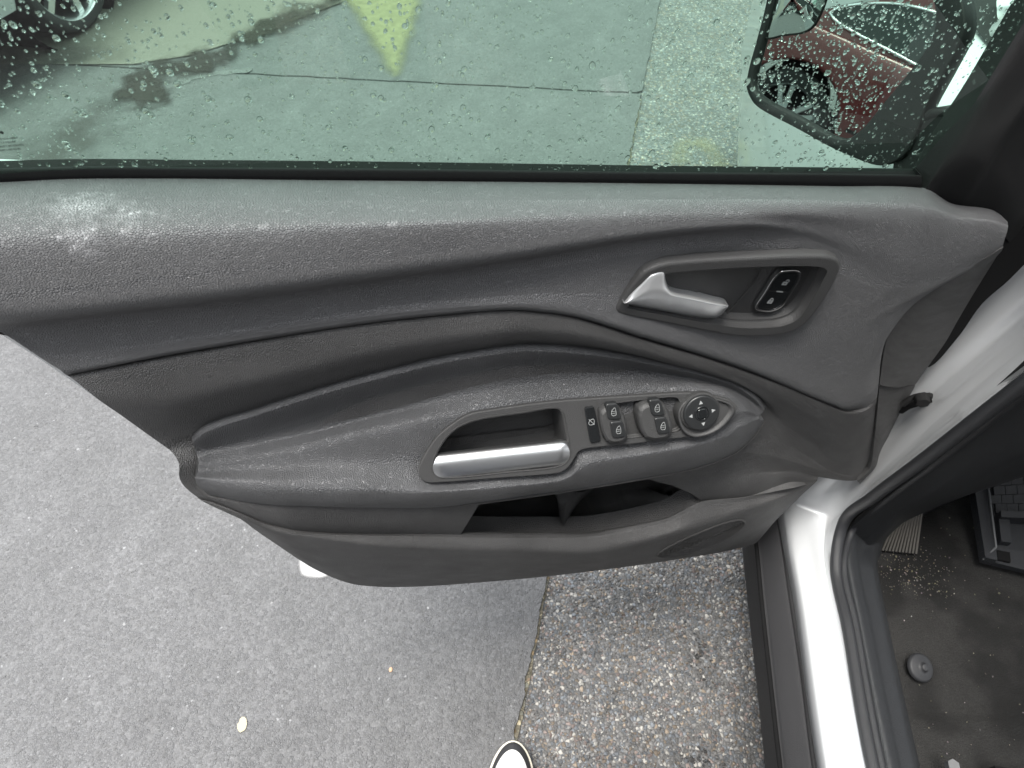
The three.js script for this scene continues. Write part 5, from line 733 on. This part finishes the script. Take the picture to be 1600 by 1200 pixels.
// side profile given from nose (s = 0) to tail (s = L); local +x is the side seen, -z the nose
function makeCar(o, P) {
  const { L, W, paint, sill, belt, roofY, R, wheels, hood, A0, A1, D0, D1 } = P, hw = W / 2;
  const beltY = (s) => belt + 0.05 * (s / L), topY = (s) => (s < A0 ? hood[0] + (belt - hood[0]) * smooth(0, A0, s) : beltY(s));
  const bottom = (s) => { let y = sill; for (const c of wheels) { const d = Math.abs(s - c), r = R + (P.gap ?? 0.065); if (d < r) y = Math.max(y, R + Math.sqrt(r * r - d * d)); } if (s < 0.25) y = Math.max(y, sill + 0.06 * (1 - s / 0.25)); if (s > L - 0.35) y = Math.max(y, sill + 0.12 * (1 - (L - s) / 0.35)); return y; };
  const wide = (s) => hw * (1 - 0.16 * Math.pow(Math.max(0, 1 - s / 0.7), 2) - 0.1 * Math.pow(Math.max(0, 1 - (L - s) / 0.6), 2));
  const prof = (s, sd) => { const b = bottom(s), t = topY(s), w = wide(s), m = Math.max(b + 0.02, sill + 0.28), ys = [b, Math.max(b + 0.01, sill + 0.1), m, Math.max(m + 0.02, t - 0.16), t - 0.02, t, t + 0.015]; const xs = [w - 0.03, w - 0.005, w, w - 0.01, w - 0.05, w - 0.12, w * 0.4]; return ys.map((y, i) => [sd * xs[i], Math.min(y, t + 0.02), s - L / 2]); };
  const K = 7, N = 110;
  for (const sd of [1, -1]) {
    const curves = Array.from({ length: K }, () => []); for (let i = 0; i <= N; i++) prof((i / N) * L, sd).forEach((p, k) => curves[k].push(p));
    mesh('body_side', loft(curves, { n: N * 2, per: 3, mode: 'i', flip: sd < 0 }), paint, o);
  }
  const deck = (s0, s1) => loft([0, 0.25, 0.5, 0.75, 1].map((q) => { const c = []; for (let i = 0; i <= 12; i++) { const s = s0 + ((s1 - s0) * i) / 12; c.push([(q - 0.5) * 2 * wide(s) * 0.42, topY(s) + 0.015 + 0.03 * (1 - (2 * q - 1) ** 2), s - L / 2]); } return c; }), { n: 24, per: 3, mode: 'i' });
  mesh('bonnet', deck(0.05, A0 + 0.1), paint, o);
  const endcap = (s) => { const a = prof(s, 1), b = prof(s, -1).reverse(); return fan([...a, ...b].map((p) => [p[0], p[1], p[2]])); };
  mesh('front_bumper', endcap(0.02), paint, o); mesh('rear_panel', endcap(L - 0.02), paint, o);
  const cab = (s, y) => { const t = (y - belt) / (roofY - belt); return wide(s) - 0.1 - 0.16 * t; };
  for (const sd of [1, -1]) {
    const side = [[A0, beltY(A0)], [A1, roofY - 0.05], [(A1 + D0) / 2, roofY], [D0, roofY - 0.03], [D1, beltY(D1)]];
    mesh('cabin_side', geom(side.flatMap(([s, y]) => [sd * cab(s, y), y, s - L / 2]), side.flatMap(([s, y]) => [s, y]), sd > 0 ? [0, 4, 1, 1, 4, 3, 1, 3, 2] : [0, 1, 4, 1, 3, 4, 1, 2, 3]), paint, o);
    for (const w of P.windows) { const pts = w.map(([s, y]) => [sd * (cab(s, y) + 0.004), y, s - L / 2]), P3 = [], T3 = []; const r = ring(pts, 60); const f = THREE.ShapeUtils.triangulateShape(r.map((p) => new THREE.Vector2(p[2], p[1])), []); r.forEach((p) => { P3.push(...p); T3.push(p[2], p[1]); }); const g = mesh('side_window', geom(P3, T3, f.flat()), M.carGlass, o); mesh('window_trim', tube(r, 0.011, 120, true, 6), M.chrome, g); }
    if (P.rails) mesh('roof_rail', tube([[sd * (cab(A1, roofY) - 0.04), roofY - 0.02, A1 + 0.15 - L / 2], [sd * (cab(A1, roofY) - 0.04), roofY + 0.05, A1 + 0.4 - L / 2], [sd * (cab(D0, roofY) - 0.04), roofY + 0.05, D0 - 0.3 - L / 2], [sd * (cab(D0, roofY) - 0.04), roofY - 0.02, D0 - L / 2]], 0.018, 40), M.chrome, o);
    mesh('sill_trim', box(Math.min(sd * (hw - 0.07), sd * (hw - 0.012)), Math.max(sd * (hw - 0.07), sd * (hw - 0.012)), sill - 0.07, sill + 0.03, wheels[0] + R + 0.08 - L / 2, wheels[1] - R - 0.08 - L / 2), M.rubber, o);
    const sm = []; for (let i = 0; i <= 8; i++) { const q = 0.12 + (wheels[0] - R - 0.2) * (i / 8); sm.push([sd * (wide(q) + 0.002), sill + 0.15, q - L / 2]); } mesh('bumper_moulding', tube(sm, 0.012, 20), P.mould, o);
    mesh('side_moulding', box(Math.min(sd * (hw - 0.02), sd * (hw + 0.004)), Math.max(sd * (hw - 0.02), sd * (hw + 0.004)), sill + 0.14, sill + 0.165, wheels[0] + R + 0.12 - L / 2, wheels[1] - R - 0.12 - L / 2), P.mould, o);
    for (const c of wheels) { makeWheel(o, sd * (hw - 0.13), R, c - L / 2, R, sd, P.rimK ?? 0.72); const well = new THREE.CylinderGeometry(R + 0.07, R + 0.07, 0.34, 40, 1, true); well.rotateZ(Math.PI / 2); const m = mesh('wheel_well', well, M.rubber, o); m.position.set(sd * (hw - 0.22), R, c - L / 2); }
  }
  mesh('roof_panel', loft([A1, (A1 + D0) / 2, D0].map((s, i) => [-1, -0.5, 0, 0.5, 1].map((q) => { const y = i === 1 ? roofY : roofY - 0.04; return [q * cab(s, y), y + 0.05 * (1 - q * q), s - L / 2]; })), { n: 24, per: 8, mode: 'i', flip: true }), paint, o);
  const pane = (s0, y0, s1, y1) => geom([-cab(s0, y0), y0, s0 - L / 2, cab(s0, y0), y0, s0 - L / 2, cab(s1, y1), y1 + 0.02, s1 - L / 2, -cab(s1, y1), y1 + 0.02, s1 - L / 2], [0, 0, 1, 0, 1, 1, 0, 1], [0, 1, 2, 0, 2, 3]);
  mesh('windscreen', pane(A0, beltY(A0), A1, roofY - 0.04), M.carGlass, o); mesh('rear_window', pane(D1, beltY(D1), D0, roofY - 0.03), M.carGlass, o);
  mesh('chassis', box(-hw + 0.25, hw - 0.25, sill - 0.06, sill + 0.1, 0.3 - L / 2, L / 2 - 0.3), M.rubber, o);
  mesh('headlight', new THREE.SphereGeometry(0.12, 16, 10).scale(1, 0.7, 0.9).translate(hw * 0.62, hood[0] - 0.1, 0.06 - L / 2), M.chrome, o);
  mesh('headlight', new THREE.SphereGeometry(0.12, 16, 10).scale(1, 0.7, 0.9).translate(-hw * 0.62, hood[0] - 0.1, 0.06 - L / 2), M.chrome, o);
  const red = std({ color: C(0.3, 0.02, 0.02), roughness: 0.2 });
  for (const sd of [1, -1]) mesh('tail_light', new THREE.SphereGeometry(0.1, 16, 10).scale(1, 1, 0.5).translate(sd * hw * 0.72, belt - 0.12, L / 2 - 0.04), red, o);
}
{
  const o = thing('hatchback', 'silver hatchback with multi-spoke wheel parked beyond the window on pale concrete', 'car');
  makeCar(o, { L: 4.2, W: 1.74, gap: 0.018, rimK: 0.8, paint: M.paint, mould: M.chrome, sill: 0.22, belt: 0.9, roofY: 1.46, R: 0.285, wheels: [0.95, 3.4], hood: [0.74], A0: 1.0, A1: 1.65, D0: 3.3, D1: 3.9, windows: [[[1.2, 0.97], [1.7, 1.36], [2.2, 1.39], [2.2, 0.97]], [[2.28, 0.97], [2.28, 1.39], [2.95, 1.36], [3.4, 1.02]]] });
  o.position.set(-2.49, 0.016, -4.60); o.rotation.y = 2.9316;
}
{
  const o = thing('suv', 'red sport utility vehicle with chrome window trim, seen in the door mirror', 'car');
  makeCar(o, { L: 4.6, W: 1.84, paint: M.red, mould: M.rubber, sill: 0.34, belt: 1.02, roofY: 1.52, R: 0.36, wheels: [0.92, 3.6], hood: [0.96], A0: 0.65, A1: 1.35, D0: 3.9, D1: 4.45, rails: true, windows: [[[0.86, 1.13], [1.2, 1.33], [1.75, 1.41], [2.4, 1.43], [3.2, 1.42], [3.9, 1.36], [3.6, 1.08], [2.4, 1.03], [1.5, 1.06]]] });
  o.position.set(-5.786, 0, 1.033); o.rotation.y = 0.0718;
}

// ---------------------------------------------------------------- the photographer's shoe
{
  const who = thing('person', 'person standing on the paving seam in white sneakers with black toe guards', 'person');
  const o = new THREE.Group(); o.name = 'sneaker'; who.add(o);
  const q = [[0.0035,-.3349]][0]; o.position.set(q[0], 0.014, q[1]); o.rotation.y = -0.1;
  const len = 0.29, N = 40, half = (t) => (t < 0.32 ? 0.046 * Math.sqrt(Math.max(0.0004, 1 - (1 - t / 0.32) ** 2)) : t < 0.8 ? 0.046 - 0.01 * smooth(0.32, 0.8, t) : 0.036 * Math.sqrt(Math.max(0.0004, 1 - ((t - 0.8) / 0.2) ** 2))); // half width from toe (0) to heel (1)
  const outline = []; for (let i = 0; i <= N; i++) { const t = 0.5 - 0.5 * Math.cos((i / N) * Math.PI); outline.push([half(t), t * len]); } for (let i = N; i >= 0; i--) { const t = 0.5 - 0.5 * Math.cos((i / N) * Math.PI); outline.push([-half(t) * (t < 0.5 ? 0.94 : 0.9), t * len]); }
  const r0 = ring(outline, 120), at = (s, y, grow_) => grow(r0, grow_).map((p) => [p[0], y, p[1]]);
  const capXZ = (r) => { const f = THREE.ShapeUtils.triangulateShape(r.map((p) => new THREE.Vector2(p[0], p[2])), []), P = [], T = []; r.forEach((p) => { P.push(...p); T.push(p[0], p[2]); }); return geom(P, T, f.flat()); };
  const soleR = [at(0, 0, -0.003), at(0, 0.004, 0), at(0, 0.024, 0.0005), at(0, 0.027, -0.0008), at(0, 0.027, -0.006)];
  mesh('sole', mergeGeometries([skin(soleR), capXZ(soleR[0])]), std({ color: C(0.66, 0.62, 0.52), roughness: 0.6 }), o);
  const hgt = (t) => 0.05 + 0.05 * smooth(0.12, 0.75, t); // top of the upper
  const upR = (k0, k1) => { const out = []; for (let k = k0; k <= k1; k++) { const a = (k / 10) * Math.PI / 2; out.push(grow(r0, -0.004).map((p) => { const t = p[1] / len, cx = 0, cz = len * 0.5; const s = Math.cos(a), zz = p[1] < len * 0.5 ? cz - (cz - p[1]) * (0.16 + 0.84 * Math.pow(s, 0.7)) : p[1]; return [p[0] * (0.12 + 0.88 * Math.pow(s, 0.8)), 0.026 + (hgt(zz / len) - 0.02) * Math.sin(a), zz]; })); } return out; };
  mesh('toe_guard', skin(upR(0, 4).map((r) => r.map((p) => [p[0] * 1.012, p[1] + 0.0008, p[2] - 0.001]))), std({ color: C(0.028, 0.028, 0.03), roughness: 0.5 }), o);
  mesh('upper', skin(upR(0, 10)), std({ color: C(0.8, 0.8, 0.79), roughness: 0.55, bumpMap: grainBump, bumpScale: 0.0002 }), o);
  for (let k = 0; k < 5; k++) { const z = 0.11 + k * 0.022, y = 0.026 + hgt(z / len) - 0.02 + 0.002; mesh('lace', tube([[-0.026, y - 0.012, z], [-0.01, y + 0.002, z + 0.003], [0.01, y + 0.002, z - 0.003], [0.026, y - 0.012, z]], 0.0028, 16), std({ color: C(0.75, 0.75, 0.73), roughness: 0.8 }), o); }
  const o2 = o.clone(); o2.position.set(-0.24, 0.0135, 0.12); o2.rotation.y = 0.12; who.add(o2);
  // the standing figure that holds the phone: one surface from tapered limbs
  const B = [ // ax ay az ra  bx by bz rb  colour
    [0, 0.09, -0.08, 0.047, 0.0, 0.5, -0.02, 0.064, 1], [0, 0.5, -0.02, 0.066, 0.03, 0.9, 0.27, 0.09, 1], [-0.24, 0.09, 0.36, 0.047, -0.21, 0.5, 0.3, 0.064, 1], [-0.21, 0.5, 0.3, 0.066, -0.16, 0.9, 0.3, 0.09, 1],
    [-0.14, 0.93, 0.29, 0.115, 0.01, 0.93, 0.28, 0.115, 1], [-0.065, 0.95, 0.29, 0.14, -0.065, 1.12, 0.31, 0.135, 2], [-0.065, 1.12, 0.31, 0.135, -0.065, 1.36, 0.31, 0.15, 2], [-0.15, 1.36, 0.31, 0.13, 0.02, 1.36, 0.31, 0.13, 2],
    [-0.26, 1.4, 0.31, 0.07, 0.13, 1.4, 0.31, 0.07, 2], [0.14, 1.4, 0.31, 0.062, 0.22, 1.15, 0.2, 0.048, 2], [0.22, 1.15, 0.2, 0.047, 0.14, 1.35, 0.06, 0.033, 2], [-0.27, 1.4, 0.31, 0.062, -0.32, 1.15, 0.2, 0.048, 2], [-0.32, 1.15, 0.2, 0.047, -0.14, 1.35, 0.06, 0.033, 2],
    [-0.065, 1.42, 0.31, 0.062, -0.065, 1.54, 0.28, 0.054, 3], [-0.065, 1.6, 0.26, 0.078, -0.065, 1.68, 0.28, 0.088, 3], [-0.065, 1.57, 0.22, 0.045, -0.065, 1.62, 0.21, 0.05, 3], [-0.065, 1.62, 0.165, 0.01, -0.065, 1.59, 0.15, 0.014, 3], [-0.065, 1.72, 0.31, 0.082, -0.065, 1.65, 0.35, 0.075, 4], [-0.155, 1.63, 0.28, 0.012, -0.155, 1.6, 0.28, 0.01, 3], [0.025, 1.63, 0.28, 0.012, 0.025, 1.6, 0.28, 0.01, 3],
  ];
  for (const sd of [1, -1]) { const x = sd * 0.1; B.push([sd * 0.14, 1.36, 0.05, 0.028, x, 1.43, 0.035, 0.024, 3], [x, 1.44, 0.04, 0.02, sd * 0.08, 1.42, 0.05, 0.01, 3]); for (let f = 0; f < 4; f++) B.push([x + sd * 0.012, 1.415 + f * 0.019, 0.04 + f * 0.004, 0.0105, x + sd * 0.016, 1.42 + f * 0.019, 0.012 + f * 0.004, 0.0095, 3], [x + sd * 0.016, 1.42 + f * 0.019, 0.012 + f * 0.004, 0.0095, x - sd * 0.01, 1.423 + f * 0.018, 0.008 + f * 0.004, 0.0085, 3]); }
  const pal = [null, [0.03, 0.035, 0.055], [0.03, 0.03, 0.034], [0.42, 0.28, 0.21], [0.03, 0.022, 0.018]];
  const sd_ = (x, y, z) => { let acc = 1e9, col = 1, bd = 1e9; for (const b of B) { const dx = b[4] - b[0], dy = b[5] - b[1], dz = b[6] - b[2], t = Math.min(1, Math.max(0, ((x - b[0]) * dx + (y - b[1]) * dy + (z - b[2]) * dz) / (dx * dx + dy * dy + dz * dz))); const d = Math.hypot(x - b[0] - dx * t, y - b[1] - dy * t, z - b[2] - dz * t) - (b[3] + (b[7] - b[3]) * t); if (d < bd) { bd = d; col = b[8]; } const k = Math.min(0.03, 0.9 * Math.min(b[3], b[7])), h = Math.max(0, Math.min(1, 0.5 + (0.5 * (acc - d)) / k)); acc = acc * (1 - h) + d * h - k * h * (1 - h); } return [acc, col]; };
  const RES = 120, mc = new MarchingCubes(RES, new THREE.MeshBasicMaterial(), false, false, 120000), S = 0.92, cx = -0.065, cy = 0.92, cz = 0.2; mc.isolation = 0;
  for (let k = 0; k < RES; k++) for (let j = 0; j < RES; j++) for (let i = 0; i < RES; i++) mc.field[k * RES * RES + j * RES + i] = -sd_(cx + ((i - RES / 2) / (RES / 2)) * S, cy + ((j - RES / 2) / (RES / 2)) * S, cz + ((k - RES / 2) / (RES / 2)) * S)[0];
  mc.update();
  const n = mc.count, P = new Float32Array(n * 3), Cc = new Float32Array(n * 3);
  for (let i = 0; i < n; i++) { const x = cx + mc.positionArray[i * 3] * S, y = cy + mc.positionArray[i * 3 + 1] * S, z = cz + mc.positionArray[i * 3 + 2] * S; P.set([x, y, z], i * 3); Cc.set(pal[sd_(x, y, z)[1]], i * 3); }
  let g = new THREE.BufferGeometry(); g.setAttribute('position', new THREE.BufferAttribute(P, 3)); g.setAttribute('color', new THREE.BufferAttribute(Cc, 3)); g = mergeVertices(g, 1e-4); g.computeVertexNormals();
  mesh('body', g, std({ vertexColors: true, roughness: 0.85 }), who);
  const ph = thing('phone', 'black phone held up by the person to photograph the door', 'phone'); ph.position.set(0.05, 1.45 + 0.012 * 0.766, 0.012 * 0.643); ph.rotation.x = -50 * rad;
  mesh('phone_body', new THREE.BoxGeometry(0.165, 0.076, 0.008).translate(0, 0, 0.006), M.gloss, ph);
}
scene.traverse((o) => { if (o.isMesh) { o.castShadow = true; o.receiveShadow = true; } });
renderer.render(scene, camera);
